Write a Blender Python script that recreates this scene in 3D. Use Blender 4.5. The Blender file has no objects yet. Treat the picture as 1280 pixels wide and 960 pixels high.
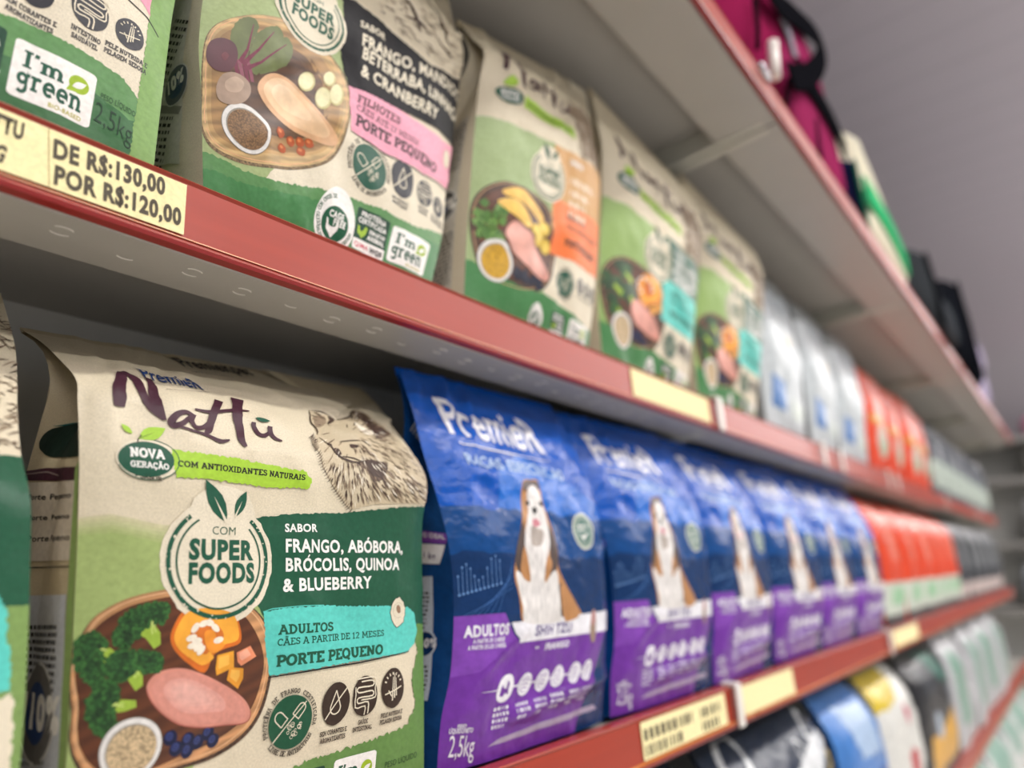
import bpy, bmesh, math, random
import numpy as np
from mathutils import Vector, Matrix, noise

# ------------------------------------------------------------------ camera, world, lights, exposure
SC = bpy.context.scene
COL = SC.collection
D = 0.36            # metres from the lens to the front plane of the middle shelves
EYE = 1.35          # lens height above the floor
F = 887.0
_a = np.array([726., 218., F]); _b = np.array([-(F * F + 218 * 317.) / 726, 317., F])
_X = _a / np.linalg.norm(_a); _Y = _b / np.linalg.norm(_b); _Z = np.cross(_X, _Y)
if _Z[1] > 0: _Z = -_Z
ROT = np.array([_X, _Y, _Z])            # camera axes (right, down, forward) -> world

cam = bpy.data.cameras.new('camera'); camo = bpy.data.objects.new('camera', cam); COL.objects.link(camo)
M = Matrix.Identity(4)
for i in range(3):
    M[i][0] = ROT[i, 0]; M[i][1] = -ROT[i, 1]; M[i][2] = -ROT[i, 2]
M[2][3] = EYE
camo.matrix_world = M
cam.sensor_width = 36; cam.lens = 36 * F / 1280; cam.clip_start = 0.01
cam.dof.use_dof = True
cam.dof.focus_distance = 0.425
cam.dof.aperture_fstop = 2.8
SC.camera = camo
SC.view_settings.view_transform = 'Standard'; SC.view_settings.look = 'None'
SC.view_settings.gamma = 1; SC.view_settings.use_curve_mapping = False
SC.view_settings.exposure = -0.1
w = bpy.data.worlds.new('World'); SC.world = w; w.use_nodes = True
w.node_tree.nodes['Background'].inputs[0].default_value = (.93, .95, 1, 1)
w.node_tree.nodes['Background'].inputs[1].default_value = .38

def area(x, y, z, sx, sy, e, col=(1, .97, .93)):
    l = bpy.data.lights.new('ceiling_or_fill_lamp', 'AREA'); l.shape = 'RECTANGLE'; l.size = sx; l.size_y = sy
    l.energy = e; l.color = col
    o = bpy.data.objects.new('ceiling_or_fill_lamp', l); COL.objects.link(o); o.location = (x, y, z)
    return o
CEIL = EYE + 1.8
for k in range(8):
    area(-.6 + 1.6 * k, -.75, CEIL - .06, 1.25, .2, 21)
    area(-.6 + 1.6 * k, -2.3, CEIL - .06, 1.25, .2, 24)
    area(-.6 + 1.6 * k, -1.5, CEIL - .45, 1.25, .2, 22).rotation_euler = (math.pi, 0, 0)   # added fill lamps facing up, only to brighten the ceiling

# ------------------------------------------------------------------ measuring
def ray(px, py): return ROT @ np.array([px - 640., py - 480., F])
def at(px, py, Y):                       # point on the plane at depth Y (shelf-front units) seen at a photo pixel
    r = ray(px, py); return r / r[1] * Y
def project(P):
    q = P @ ROT
    return np.stack([640 + F * q[..., 0] / q[..., 2], 480 + F * q[..., 1] / q[..., 2]], -1)
def world(p): return Vector((p[0] * D, p[1] * D, EYE + p[2] * D))

# ------------------------------------------------------------------ materials
def lin(h):
    h = h.lstrip('#'); r = []
    for i in (0, 2, 4):
        c = int(h[i:i + 2], 16) / 255
        r.append(c / 12.92 if c <= .04045 else ((c + .055) / 1.055) ** 2.4)
    return r
MATS = {}
def mat(h, rough=.45, kind='ink', metal=0., spec=.5):
    key = (h, rough, kind, metal)
    if key in MATS: return MATS[key]
    m = bpy.data.materials.new(kind + '_' + h.strip('#')); m.use_nodes = True
    nt = m.node_tree; N = nt.nodes; L = nt.links; b = N['Principled BSDF']
    c = lin(h)
    b.inputs['Roughness'].default_value = rough; b.inputs['Metallic'].default_value = metal
    b.inputs['Specular IOR Level'].default_value = .0 if kind == 'fabric' else .3 if kind in ('film', 'ink') and spec == .5 else spec
    if kind == 'brush': b.inputs['Coat Weight'].default_value = .18; b.inputs['Coat Roughness'].default_value = .22
    tc = N.new('ShaderNodeTexCoord')
    def mix(c1, c2, fac):
        mx = N.new('ShaderNodeMix'); mx.data_type = 'RGBA'
        mx.inputs[6].default_value = (*c1, 1); mx.inputs[7].default_value = (*c2, 1)
        L.new(fac, mx.inputs[0]); return mx.outputs[2]
    def nz(scale, detail=4, co='UV', rg=.6):
        n = N.new('ShaderNodeTexNoise'); n.inputs['Scale'].default_value = scale; n.inputs['Detail'].default_value = detail
        n.inputs['Roughness'].default_value = rg
        L.new(tc.outputs[co], n.inputs['Vector']); return n.outputs['Fac']
    def ramp(fac, a, bb):
        r = N.new('ShaderNodeMapRange'); r.inputs[1].default_value = a; r.inputs[2].default_value = bb
        L.new(fac, r.inputs[0]); return r.outputs[0]
    def bump(fac, st, dist=.001):
        bp = N.new('ShaderNodeBump'); bp.inputs['Strength'].default_value = st; bp.inputs['Distance'].default_value = dist
        L.new(fac, bp.inputs['Height']); L.new(bp.outputs[0], b.inputs['Normal'])
    sc = lambda k: [min(1, x * k) for x in c]
    if kind == 'kraft':
        n = nz(9, 6); col = mix(sc(.84), sc(1.1), ramp(n, .3, .7))
        n2 = nz(70, 3); mx = N.new('ShaderNodeMix'); mx.data_type = 'RGBA'; mx.blend_type = 'MULTIPLY'
        mx.inputs[0].default_value = .5; L.new(col, mx.inputs[6]); L.new(mix((.8, .78, .72), (1, 1, 1), ramp(n2, .35, .55)), mx.inputs[7])
        L.new(mx.outputs[2], b.inputs['Base Color']); bump(nz(.35, 3), .3, .004)
    elif kind == 'ink':
        L.new(mix(sc(.88), sc(1.1), ramp(nz(3, 5), .3, .7)), b.inputs['Base Color']); bump(nz(.35, 3), .3, .004)
    elif kind == 'film':
        L.new(mix(sc(.85), sc(1.12), ramp(nz(.7, 3), .3, .7)), b.inputs['Base Color']); bump(nz(.3, 3), .5, .006)
    elif kind == 'wood':
        mp = N.new('ShaderNodeMapping'); mp.inputs['Scale'].default_value = (.35, 1.5, 1); mp.inputs['Rotation'].default_value = (0, 0, .5)
        L.new(tc.outputs['UV'], mp.inputs[0])
        wv = N.new('ShaderNodeTexWave'); wv.inputs['Scale'].default_value = .5; wv.inputs['Distortion'].default_value = 6
        wv.inputs['Detail'].default_value = 3; L.new(mp.outputs[0], wv.inputs[0])
        L.new(mix(sc(.72), sc(1.18), wv.outputs['Fac']), b.inputs['Base Color'])
    elif kind == 'bark':
        L.new(mix(sc(.4), sc(1.5), ramp(nz(6, 6), .4, .6)), b.inputs['Base Color'])
    elif kind == 'floret':
        v = N.new('ShaderNodeTexVoronoi'); v.inputs['Scale'].default_value = 7; L.new(tc.outputs['UV'], v.inputs[0])
        L.new(mix(sc(1.5), sc(.45), ramp(v.outputs['Distance'], 0, .7)), b.inputs['Base Color'])
    elif kind == 'grain':
        v = N.new('ShaderNodeTexVoronoi'); v.inputs['Scale'].default_value = 9; L.new(tc.outputs['UV'], v.inputs[0])
        L.new(mix(sc(1.3), sc(.45), ramp(v.outputs['Distance'], .1, .8)), b.inputs['Base Color'])
    elif kind == 'meat':
        L.new(mix(sc(.86), sc(1.18), ramp(nz(.55, 3), .35, .65)), b.inputs['Base Color'])
    elif kind == 'fur':
        mp = N.new('ShaderNodeMapping'); mp.inputs['Scale'].default_value = (6, .7, 1); L.new(tc.outputs['UV'], mp.inputs[0])
        n = N.new('ShaderNodeTexNoise'); n.inputs['Scale'].default_value = 1.2; n.inputs['Detail'].default_value = 6; L.new(mp.outputs[0], n.inputs[0])
        L.new(mix(sc(.72), sc(1.2), ramp(n.outputs['Fac'], .35, .65)), b.inputs['Base Color'])
    elif kind == 'brush':
        mp = N.new('ShaderNodeMapping'); mp.inputs['Scale'].default_value = (2, 90, 90); L.new(tc.outputs['Object'], mp.inputs[0])
        n = N.new('ShaderNodeTexNoise'); n.inputs['Scale'].default_value = 1; n.inputs['Detail'].default_value = 4; L.new(mp.outputs[0], n.inputs[0])
        L.new(mix(sc(.85), sc(1.15), n.outputs['Fac']), b.inputs['Base Color'])
    elif kind == 'paint':
        n = nz(14, 4, 'Object'); L.new(mix(sc(.93), sc(1.06), n), b.inputs['Base Color'])
        bump(nz(160, 2, 'Object'), .08, .001)
    elif kind == 'fabric':
        n = nz(220, 2, 'Object'); L.new(mix(sc(.75), sc(1.15), n), b.inputs['Base Color']); bump(n, .3, .002)
    elif kind == 'plank':
        mp = N.new('ShaderNodeSeparateXYZ'); L.new(tc.outputs['Object'], mp.inputs[0])
        md = N.new('ShaderNodeMath'); md.operation = 'FRACT'
        ml = N.new('ShaderNodeMath'); ml.operation = 'MULTIPLY'; ml.inputs[1].default_value = 5
        L.new(mp.outputs[0], ml.inputs[0]); L.new(ml.outputs[0], md.inputs[0])
        L.new(mix(sc(.88), sc(1.0), ramp(md.outputs[0], 0, .15)), b.inputs['Base Color'])
    else:
        b.inputs['Base Color'].default_value = (*c, 1)
    MATS[key] = m
    return m

KRAFT = mat('#dfd3b8', .5, 'kraft'); KRAFT2 = mat('#e6dcc4', .5, 'kraft'); KRAFTD = mat('#cdbf9f', .5, 'kraft')
DGREEN = mat('#1f5a3d', .36); MGREEN = mat('#5f8a44', .36); LGREEN = mat('#93b067', .4); BGREEN = mat('#4b8550', .34)
TEAL = mat('#5cc9bc', .4); LIME = mat('#a4cc3c', .45); WHITE = mat('#f2f0ea', .4); INKG = mat('#1f5640', .45)
PLUM = mat('#43202f', .45); BROWN = mat('#3a2a22', .45); BLACK = mat('#1e1c1b', .45); CHAR = mat('#3b3b40', .38)
NAVY = mat('#1d3f78', .45); PINK = mat('#eba0b4', .42); ORANGE = mat('#f07a3a', .42); TAN = mat('#c9995c', .42)

# ------------------------------------------------------------------ object helpers
def tag(o, label, cat, group=None, kind=None):
    if label: o['label'] = label
    if cat: o['category'] = cat
    if group: o['group'] = group
    if kind: o['kind'] = kind
    return o
def empty(name, p, label, cat, group=None):
    o = bpy.data.objects.new(name, None); COL.objects.link(o); o.location = p; o.empty_display_size = .02
    return tag(o, label, cat, group)
class MB:
    def __init__(s): s.v = []; s.f = []; s.m = []; s.mats = []
    def mi(s, m):
        if m not in s.mats: s.mats.append(m)
        return s.mats.index(m)
    def add(s, vs, fs, m):
        o = len(s.v); k = s.mi(m)
        s.v += [tuple(v) for v in vs]; s.f += [tuple(i + o for i in f) for f in fs]; s.m += [k] * len(fs)
    def box(s, x0, x1, y0, y1, z0, z1, m):
        s.add([(x, y, z) for z in (z0, z1) for y in (y0, y1) for x in (x0, x1)],
              [(0, 2, 3, 1), (4, 5, 7, 6), (0, 1, 5, 4), (2, 6, 7, 3), (0, 4, 6, 2), (1, 3, 7, 5)], m)
    def prism(s, prof, x0, x1, m):       # profile in (y, z), run along x
        n = len(prof)
        s.add([(x0, y, z) for y, z in prof] + [(x1, y, z) for y, z in prof],
              [(i, (i + 1) % n, n + (i + 1) % n, n + i) for i in range(n)] + [tuple(range(n))[::-1], tuple(range(n, 2 * n))], m)
    def tube(s, pts, r, m, n=10, flat=1.0):
        pts = [Vector(p) for p in pts]; vs = []; fs = []
        for i, p in enumerate(pts):
            t = (pts[min(i + 1, len(pts) - 1)] - pts[max(i - 1, 0)]).normalized()
            a = t.cross(Vector((0, 1, 0)))
            if a.length < .1: a = t.cross(Vector((1, 0, 0)))
            a.normalize(); c = t.cross(a)
            for k in range(n):
                q = 2 * math.pi * k / n
                vs.append(p + a * math.cos(q) * r + c * math.sin(q) * r * flat)
        for i in range(len(pts) - 1):
            for k in range(n):
                fs.append((i * n + k, i * n + (k + 1) % n, (i + 1) * n + (k + 1) % n, (i + 1) * n + k))
        fs += [tuple(range(n))[::-1], tuple(range((len(pts) - 1) * n, len(pts) * n))]
        s.add(vs, fs, m)
    def build(s, name, parent=None, smooth=False, bevel=0):
        me = bpy.data.meshes.new(name); me.from_pydata(s.v, [], s.f)
        for m in s.mats: me.materials.append(m)
        me.polygons.foreach_set('material_index', s.m)
        if smooth: me.polygons.foreach_set('use_smooth', [True] * len(me.polygons))
        bm = bmesh.new(); bm.from_mesh(me); bmesh.ops.recalc_face_normals(bm, faces=bm.faces); bm.to_mesh(me); bm.free()
        o = bpy.data.objects.new(name, me); COL.objects.link(o)
        if bevel:
            b = o.modifiers.new('bevel', 'BEVEL'); b.width = bevel; b.segments = 2; b.limit_method = 'ANGLE'
        if parent:
            o.parent = parent; o.matrix_parent_inverse = Matrix.Translation(-parent.location)
        return o
def clone(src, dx, label, group, dy=0, rz=0, sz=1):
    r = src.copy(); COL.objects.link(r); r.location = src.location + Vector((dx * D, dy * D, 0)); r.rotation_euler.z = rz
    r.scale = (1, 1, sz)
    r['label'] = label
    if group: r['group'] = group
    for c in src.children:
        k = c.copy(); COL.objects.link(k); k.parent = r; k.matrix_parent_inverse = c.matrix_parent_inverse.copy()
    return r

# ------------------------------------------------------------------ lettering
TCACHE = {}
def _font(txt, off, shear):
    key = (txt, off, shear)
    if key in TCACHE: return TCACHE[key]
    cu = bpy.data.curves.new('t', 'FONT'); cu.body = txt; cu.offset = off; cu.shear = shear; cu.resolution_u = 3; cu.space_character = 1 + 2.6 * max(off, 0)
    ob = bpy.data.objects.new('t', cu); COL.objects.link(ob)
    bpy.context.view_layer.update()
    me = bpy.data.meshes.new_from_object(ob)
    v = [(p.co.x, p.co.y) for p in me.vertices]; f = [tuple(p.vertices) for p in me.polygons]
    bpy.data.objects.remove(ob); bpy.data.curves.remove(cu); bpy.data.meshes.remove(me)
    TCACHE[key] = (v, f); return v, f
_cap = None
ACC = {"Á": "A'", "É": "E'", "Í": "I'", "Ó": "O'", "Ú": "U'", "Ã": "A~", "Ç": "C,"}
def font(txt, off=.02, shear=0):
    """mesh of a line of sans lettering: x runs 0..1 over the line, y is in cap heights"""
    global _cap
    if _cap is None:
        v, _ = _font('H', 0, 0); _cap = max(p[1] for p in v)
    raw = txt; txt = ''.join('S' if c == '$' else ACC[c][0] if c in ACC else c for c in txt)
    v, f = _font(txt, off, shear)
    x0 = min(p[0] for p in v); x1 = max(p[0] for p in v)
    v = [(x, y / _cap) for x, y in v]; f = list(f)
    for i, ch in enumerate(raw):
        if ch in ACC or ch == '$':
            a = max(p[0] for p in _font(txt[:i], off, shear)[0]) if i else x0; b = max(p[0] for p in _font(txt[:i + 1], off, shear)[0])
            c = (a + b) / 2 + .03; k = .62
            sh = {"'": [(c - .03, 1.1), (c + .1, 1.32)], '~': [(c - .16 * k, 1.14), (c - .05, 1.22), (c + .05, 1.14), (c + .16 * k, 1.22)], ',': [(c, .0), (c + .03, -.12), (c - .05, -.2)], '|': [(c, -.14), (c, 1.14)]}
            for st in ([sh['|']] if ch == '$' else [sh[ACC[ch][1]]]):
                q, g = strip(st, .09 + off); o = len(v); v += [(p[0], p[1], 1.) for p in q]; f += [tuple(t + o for t in z) for z in g]
    return [((p[0] - x0) / (x1 - x0), *p[1:]) for p in v], f

def arc(cx, cy, rx, ry, a0, a1, n=10):
    return [(cx + rx * math.cos(math.radians(a0 + (a1 - a0) * i / n)), cy + ry * math.sin(math.radians(a0 + (a1 - a0) * i / n))) for i in range(n + 1)]
def strip(pts, wd):
    """stroke of given width (number or list) along a polyline -> verts, faces"""
    n = len(pts); P = [np.array(p, float) for p in pts]
    W = [wd] * n if not hasattr(wd, '__len__') else list(np.interp(np.linspace(0, 1, n), np.linspace(0, 1, len(wd)), wd))
    vs = []
    for i in range(n):
        a = P[i] - P[max(i - 1, 0)]; b = P[min(i + 1, n - 1)] - P[i]
        la = np.linalg.norm(a); lb = np.linalg.norm(b)
        a = a / la if la > 1e-9 else b / max(lb, 1e-9); b = b / lb if lb > 1e-9 else a
        t = a + b; lt = np.linalg.norm(t); t = t / lt if lt > 1e-6 else a
        nn = np.array([-t[1], t[0]]); k = 1 / max(.5, abs(nn @ np.array([-a[1], a[0]])))
        vs += [tuple(P[i] + nn * W[i] / 2 * k), tuple(P[i] - nn * W[i] / 2 * k)]
    return vs, [(2 * i, 2 * i + 1, 2 * i + 3, 2 * i + 2) for i in range(n - 1)]
def smooth(pts, k=6):
    P = [np.array(p, float) for p in pts]; out = []
    for i in range(len(P) - 1):
        p0 = P[max(i - 1, 0)]; p1 = P[i]; p2 = P[i + 1]; p3 = P[min(i + 2, len(P) - 1)]
        for j in range(k):
            t = j / k
            out.append(tuple(.5 * ((2 * p1) + (-p0 + p2) * t + (2 * p0 - 5 * p1 + 4 * p2 - p3) * t * t + (-p0 + 3 * p1 - 3 * p2 + p3) * t ** 3)))
    out.append(tuple(P[-1])); return out
def closed(pts, k=5):
    n = len(pts); q = [pts[-1]] + list(pts) + [pts[0], pts[1]]
    s = smooth(q, k); return s[k:k * (n + 1)]

S = .09
def _slab():
    G = {}
    lo, hi = S, 1 - S
    vert = lambda x: [(x, lo), (x, hi)]
    G['A'] = (.84, [[(.12, lo), (.4, hi)], [(.44, hi), (.72, lo)], [(.23, .36), (.61, .36)]], [(.12, 0, .15), (.72, 0, .15), (.38, 1, .15)])
    G['B'] = (.74, [vert(.2), [(.2, hi), (.42, hi)] + arc(.42, .73, .17, .18, 90, -90, 6) + [(.2, .52)], [(.2, .52), (.44, .52)] + arc(.44, .3, .2, .21, 90, -90, 6) + [(.2, lo)]], [(.14, 0, .14), (.14, 1, .14)])
    G['C'] = (.72, [arc(.4, .5, .29, .41, 50, 310, 14), [(.6, .66), (.6, .92)]], [])
    G['D'] = (.8, [vert(.2), [(.2, hi), (.36, hi)] + arc(.36, .5, .32, .41, 90, -90, 10) + [(.2, lo)]], [(.14, 0, .14), (.14, 1, .14)])
    G['E'] = (.7, [vert(.2), [(.2, hi), (.6, hi), (.6, .74)], [(.2, .52), (.46, .52)], [(.2, lo), (.62, lo), (.62, .27)]], [(.14, 0, .14), (.14, 1, .14)])
    G['F'] = (.66, [vert(.2), [(.2, hi), (.6, hi), (.6, .74)], [(.2, .5), (.46, .5)]], [(.2, 0, .18), (.14, 1, .14)])
    G['G'] = (.78, [arc(.4, .5, .3, .41, 50, 330, 14) + [(.66, .44), (.42, .44)], [(.6, .66), (.6, .92)]], [])
    G['H'] = (.84, [vert(.2), vert(.64), [(.2, .5), (.64, .5)]], [(.2, 0, .15), (.2, 1, .15), (.64, 0, .15), (.64, 1, .15)])
    G['I'] = (.4, [vert(.2)], [(.2, 0, .17), (.2, 1, .17)])
    G['L'] = (.66, [vert(.2), [(.2, lo), (.6, lo), (.6, .3)]], [(.14, 0, .14), (.2, 1, .17)])
    G['M'] = (1.0, [[(.16, lo), (.2, hi)], [(.2, hi), (.48, .3), (.76, hi)], [(.76, hi), (.8, lo)]], [(.16, 0, .14), (.14, 1, .12), (.82, 1, .12), (.8, 0, .14)])
    G['N'] = (.86, [vert(.2), [(.2, hi), (.66, lo)], vert(.66)], [(.2, 0, .15), (.14, 1, .14), (.66, 1, .15)])
    G['O'] = (.82, [arc(.41, .5, .31, .41, 0, 360, 18)], [])
    G['P'] = (.7, [vert(.2), [(.2, hi), (.42, hi)] + arc(.42, .68, .2, .23, 90, -90, 8) + [(.2, .45)]], [(.2, 0, .17), (.14, 1, .14)])
    G['Q'] = (.82, [arc(.41, .5, .31, .41, 0, 360, 18), [(.42, .25), (.7, -.1)]], [])
    G['R'] = (.78, [vert(.2), [(.2, hi), (.42, hi)] + arc(.42, .7, .19, .21, 90, -90, 8) + [(.2, .49)], [(.42, .49), (.64, lo)]], [(.2, 0, .16), (.14, 1, .14), (.68, 0, .12)])
    G['S'] = (.68, [arc(.34, .72, .21, .2, 30, 270, 9) + arc(.34, .3, .23, .21, 90, -150, 9), [(.54, .72), (.54, .93)], [(.12, .08), (.12, .28)]], [])
    G['T'] = (.74, [vert(.37), [(.1, .72), (.1, hi), (.64, hi), (.64, .72)]], [(.37, 0, .17)])
    G['U'] = (.82, [[(.2, hi), (.2, .36)] + arc(.41, .36, .21, .27, 180, 360, 8) + [(.62, hi)]], [(.2, 1, .15), (.62, 1, .15)])
    G['V'] = (.8, [[(.14, hi), (.4, lo), (.66, hi)]], [(.14, 1, .15), (.66, 1, .15)])
    G['X'] = (.8, [[(.16, hi), (.66, lo)], [(.64, hi), (.14, lo)]], [(.16, 1, .14), (.66, 0, .14), (.64, 1, .14), (.14, 0, .14)])
    G['Z'] = (.7, [[(.14, .74), (.14, hi), (.56, hi), (.12, lo), (.6, lo), (.6, .28)]], [])
    G['1'] = (.5, [[(.1, .76), (.27, hi), (.27, lo)]], [(.27, 0, .18)])
    G['2'] = (.66, [arc(.33, .7, .22, .21, 160, -20, 8) + [(.14, lo), (.58, lo)]], [])
    G['+'] = (.6, [[(.1, .45), (.5, .45)], [(.3, .25), (.3, .65)]], [])
    G[' '] = (.34, [], [])
    for ch, base, acc in (('Ã', 'A', '~'), ('Ê', 'E', '^'), ('É', 'E', '/'), ('Á', 'A', '/'), ('Í', 'I', '/'), ('Ú', 'U', '/'), ('Ó', 'O', '/')):
        wdt, st, se = G[base]; x = wdt / 2 - .02
        a = {'~': [(x - .18, 1.13), (x - .07, 1.2), (x + .07, 1.13), (x + .18, 1.2)], '^': [(x - .16, 1.1), (x, 1.26), (x + .16, 1.1)], '/': [(x - .04, 1.1), (x + .12, 1.28)]}[acc]
        G[ch] = (wdt, st + [a], se)
    wdt, st, se = G['C']; G['Ç'] = (wdt, st + [[(.4, .02), (.44, -.12), (.32, -.2)]], se)
    # lower case
    xh = .66
    G['m'] = (1.02, [[(.18, .06), (.18, xh)], [(.18, .42)] + arc(.33, .42, .15, .2, 160, 0, 6) + [(.48, .06)], [(.48, .42)] + arc(.64, .42, .16, .2, 160, 0, 6) + [(.8, .06)]], [(.18, 0, .14), (.12, xh, .12), (.48, 0, .12), (.82, 0, .13)])
    G['n'] = (.76, [[(.18, .06), (.18, xh)], [(.18, .42)] + arc(.36, .42, .18, .2, 160, 0, 6) + [(.54, .06)]], [(.18, 0, .14), (.12, xh, .12), (.56, 0, .14)])
    G['r'] = (.56, [[(.18, .06), (.18, xh)], [(.18, .42)] + arc(.36, .42, .18, .2, 160, 50, 5)], [(.2, 0, .16), (.12, xh, .12)])
    G['e'] = (.66, [[(.12, .36), (.54, .36)] + arc(.33, .35, .22, .28, 0, 310, 12)], [])
    G['g'] = (.68, [arc(.3, .42, .19, .2, 0, 360, 12), arc(.3, .42, .19, .2, 0, -90, 4)[:1] + [(.5, .66), (.5, 0)] + arc(.3, 0, .2, .2, 0, -140, 6), [(.5, .62), (.64, .62)]], [])
    G["'"] = (.26, [[(.14, 1), (.1, .76)]], [])
    return G
SLAB = _slab()
def slab(txt, wt=.17, italic=0.0):
    v = []; f = []; x = 0
    for ch in txt:
        g = SLAB.get(ch, SLAB[' ']); sub = -1.
        for st in g[1]:
            a, b = strip(st, wt); o = len(v); sub += 1; v += [(p[0] + x, p[1], sub) for p in a]; f += [tuple(i + o for i in q) for q in b]
        for sx, sy, h in g[2]:
            y = .065 if sy == 0 else (sy - .065 if sy == 1 else sy - .03)
            a, b = strip([(sx - h, y), (sx + h, y)], .13); o = len(v); sub += 1; v += [(p[0] + x, p[1], sub) for p in a]; f += [tuple(i + o for i in q) for q in b]
        x += g[0]
    x0 = min(p[0] for p in v); x1 = max(p[0] for p in v)
    return [((p[0] - x0 + italic * p[1]) / (x1 - x0), p[1], p[2]) for p in v], f

# ------------------------------------------------------------------ panels of a bag with their printing
class Panel:
    """a curved panel: grid of points G[t, s]; printing is laid on it in centimetres (u across, v up)"""
    OFF = .00030; STEP = .00007
    def __init__(s, G):
        s.G = G; s.nt, s.ns = G.shape[0] - 1, G.shape[1] - 1
        s.W = float(np.mean(np.linalg.norm(np.diff(G, axis=1), axis=2).sum(1))) * D * 100
        s.H = float(np.mean(np.linalg.norm(np.diff(G, axis=0), axis=2).sum(0))) * D * 100
        dt = np.gradient(G, axis=0); ds = np.gradient(G, axis=1)
        n = np.cross(ds, dt); s.N = n / np.maximum(np.linalg.norm(n, axis=2, keepdims=True), 1e-12)
        s.items = []; s.grp = ''; s.P = project(G)
    def px(s, x, y):
        """(u, v) in cm of the panel point measured at a photo pixel"""
        P = s.P; best = None
        for A, B, C, kind in ((P[:-1, :-1], P[:-1, 1:], P[1:, 1:], 0), (P[:-1, :-1], P[1:, 1:], P[1:, :-1], 1)):
            d = (B[..., 0] - A[..., 0]) * (C[..., 1] - A[..., 1]) - (C[..., 0] - A[..., 0]) * (B[..., 1] - A[..., 1])
            d = np.where(abs(d) < 1e-9, 1e-9, d)
            b = ((x - A[..., 0]) * (C[..., 1] - A[..., 1]) - (C[..., 0] - A[..., 0]) * (y - A[..., 1])) / d
            c = ((B[..., 0] - A[..., 0]) * (y - A[..., 1]) - (x - A[..., 0]) * (B[..., 1] - A[..., 1])) / d
            q = np.minimum(np.minimum(b, c), 1 - b - c)
            k = np.unravel_index(np.argmax(q), q.shape)
            if best is None or q[k] > best[0]: best = (q[k], k, b[k], c[k], kind)
        q, k, b, c, kind = best
        ds, dt = (b + c, c) if kind == 0 else (b, b + c)
        return (min(1.4, max(-.4, (k[1] + ds) / s.ns)) * s.W, min(1.4, max(-.4, (k[0] + dt) / s.nt)) * s.H)
    def pts(s, L): return [s.px(*p) for p in L]
    def surf(s, u, v):
        a = np.clip(u / s.W * s.ns, 0, s.ns - 1e-6); b = np.clip(v / s.H * s.nt, 0, s.nt - 1e-6)
        i = a.astype(int); j = b.astype(int); fa = (a - i)[:, None]; fb = (b - j)[:, None]
        def q(X): return np.where(fa >= fb, X[j, i] * (1 - fa) + X[j, i + 1] * (fa - fb) + X[j + 1, i + 1] * fb, X[j, i] * (1 - fb) + X[j + 1, i] * (fb - fa) + X[j + 1, i + 1] * fa)
        n = q(s.N); return q(s.G), n / np.linalg.norm(n, axis=1, keepdims=True)
    # --- drawing
    def add(s, v, f, m, z=1): s.items.append((v, f, m, z, s.grp))
    def poly(s, pts, m, z=1): s.add(list(pts), [tuple(range(len(pts)))], m, z)
    def rag(s, pts, m, z=1, amp=.08, step=.18, seed=1):
        r = random.Random(seed); out = []
        n = len(pts)
        for i in range(n):
            a = np.array(pts[i]); b = np.array(pts[(i + 1) % n]); l = np.linalg.norm(b - a); k = max(1, int(l / step))
            nn = np.array([-(b - a)[1], (b - a)[0]]) / max(l, 1e-6)
            for j in range(k): out.append(tuple(a + (b - a) * j / k + nn * r.uniform(-amp, amp)))
        s.poly(out, m, z)
    def ell(s, c, rx, ry, m, z=1, n=28, rot=0, jit=0, seed=0):
        r = random.Random(seed); ca, sa = math.cos(rot), math.sin(rot); p = []
        for i in range(n):
            a = 2 * math.pi * i / n; k = 1 + r.uniform(-jit, jit)
            x, y = rx * math.cos(a) * k, ry * math.sin(a) * k; p.append((c[0] + x * ca - y * sa, c[1] + x * sa + y * ca))
        s.poly(p, m, z)
    def ring(s, c, r, wd, m, z=1, a0=0, a1=360, n=40, ry=None):
        v, f = strip(arc(c[0], c[1], r, ry or r, a0, a1, n), wd); s.add(v, f, m, z)
    def line(s, pts, wd, m, z=1):
        v, f = strip(pts, wd); s.add(v, f, m, z)
    def text(s, msh, a, b, cap, m, z=1, up=None):
        """lettering from baseline start a to end b (cm), cap height in cm"""
        a = np.array(a); b = np.array(b); x = b - a
        y = np.array(up) * cap if up is not None else np.array([-x[1], x[0]]) / np.linalg.norm(x) * cap
        v, f = msh; s.add([(*(a + x * p[0] + y * p[1]), *p[2:]) for p in v], f, m, z)
    def tpx(s, msh, p0, p1, cap, m, z=1, upright=True):
        """lettering measured on the photo: baseline pixels p0, p1 and cap height in pixels at the middle"""
        a = s.px(*p0); b = s.px(*p1); mid = ((p0[0] + p1[0]) / 2, (p0[1] + p1[1]) / 2)
        q0 = np.array(s.px(*mid)); q1 = np.array(s.px(mid[0], mid[1] - cap))
        s.text(msh, a, b, float(np.linalg.norm(q1 - q0)), m, z, (0, 1) if upright else None)
    def arctext(s, txt, c, r, a0, a1, size, m, z=1, inside=False, off=.02):
        n = len(txt)
        for i, ch in enumerate(txt):
            if ch == ' ': continue
            a = math.radians(a0 + (a1 - a0) * (i + .5) / n)
            v, f = slab(ch, .16) if ch in SLAB else font(ch, off)
            wd = size * (.42 if ch in "I1'" else .72)
            t = np.array([math.sin(a), -math.cos(a)]); rr = np.array([math.cos(a), math.sin(a)])
            if inside: t = -t; rr = -rr
            o = np.array(c) + np.array([math.cos(a), math.sin(a)]) * r
            s.add([(*(o + t * (p[0] - .5) * wd + rr * (p[1] - .5) * size), *p[2:]) for p in v], f, m, z)
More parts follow.
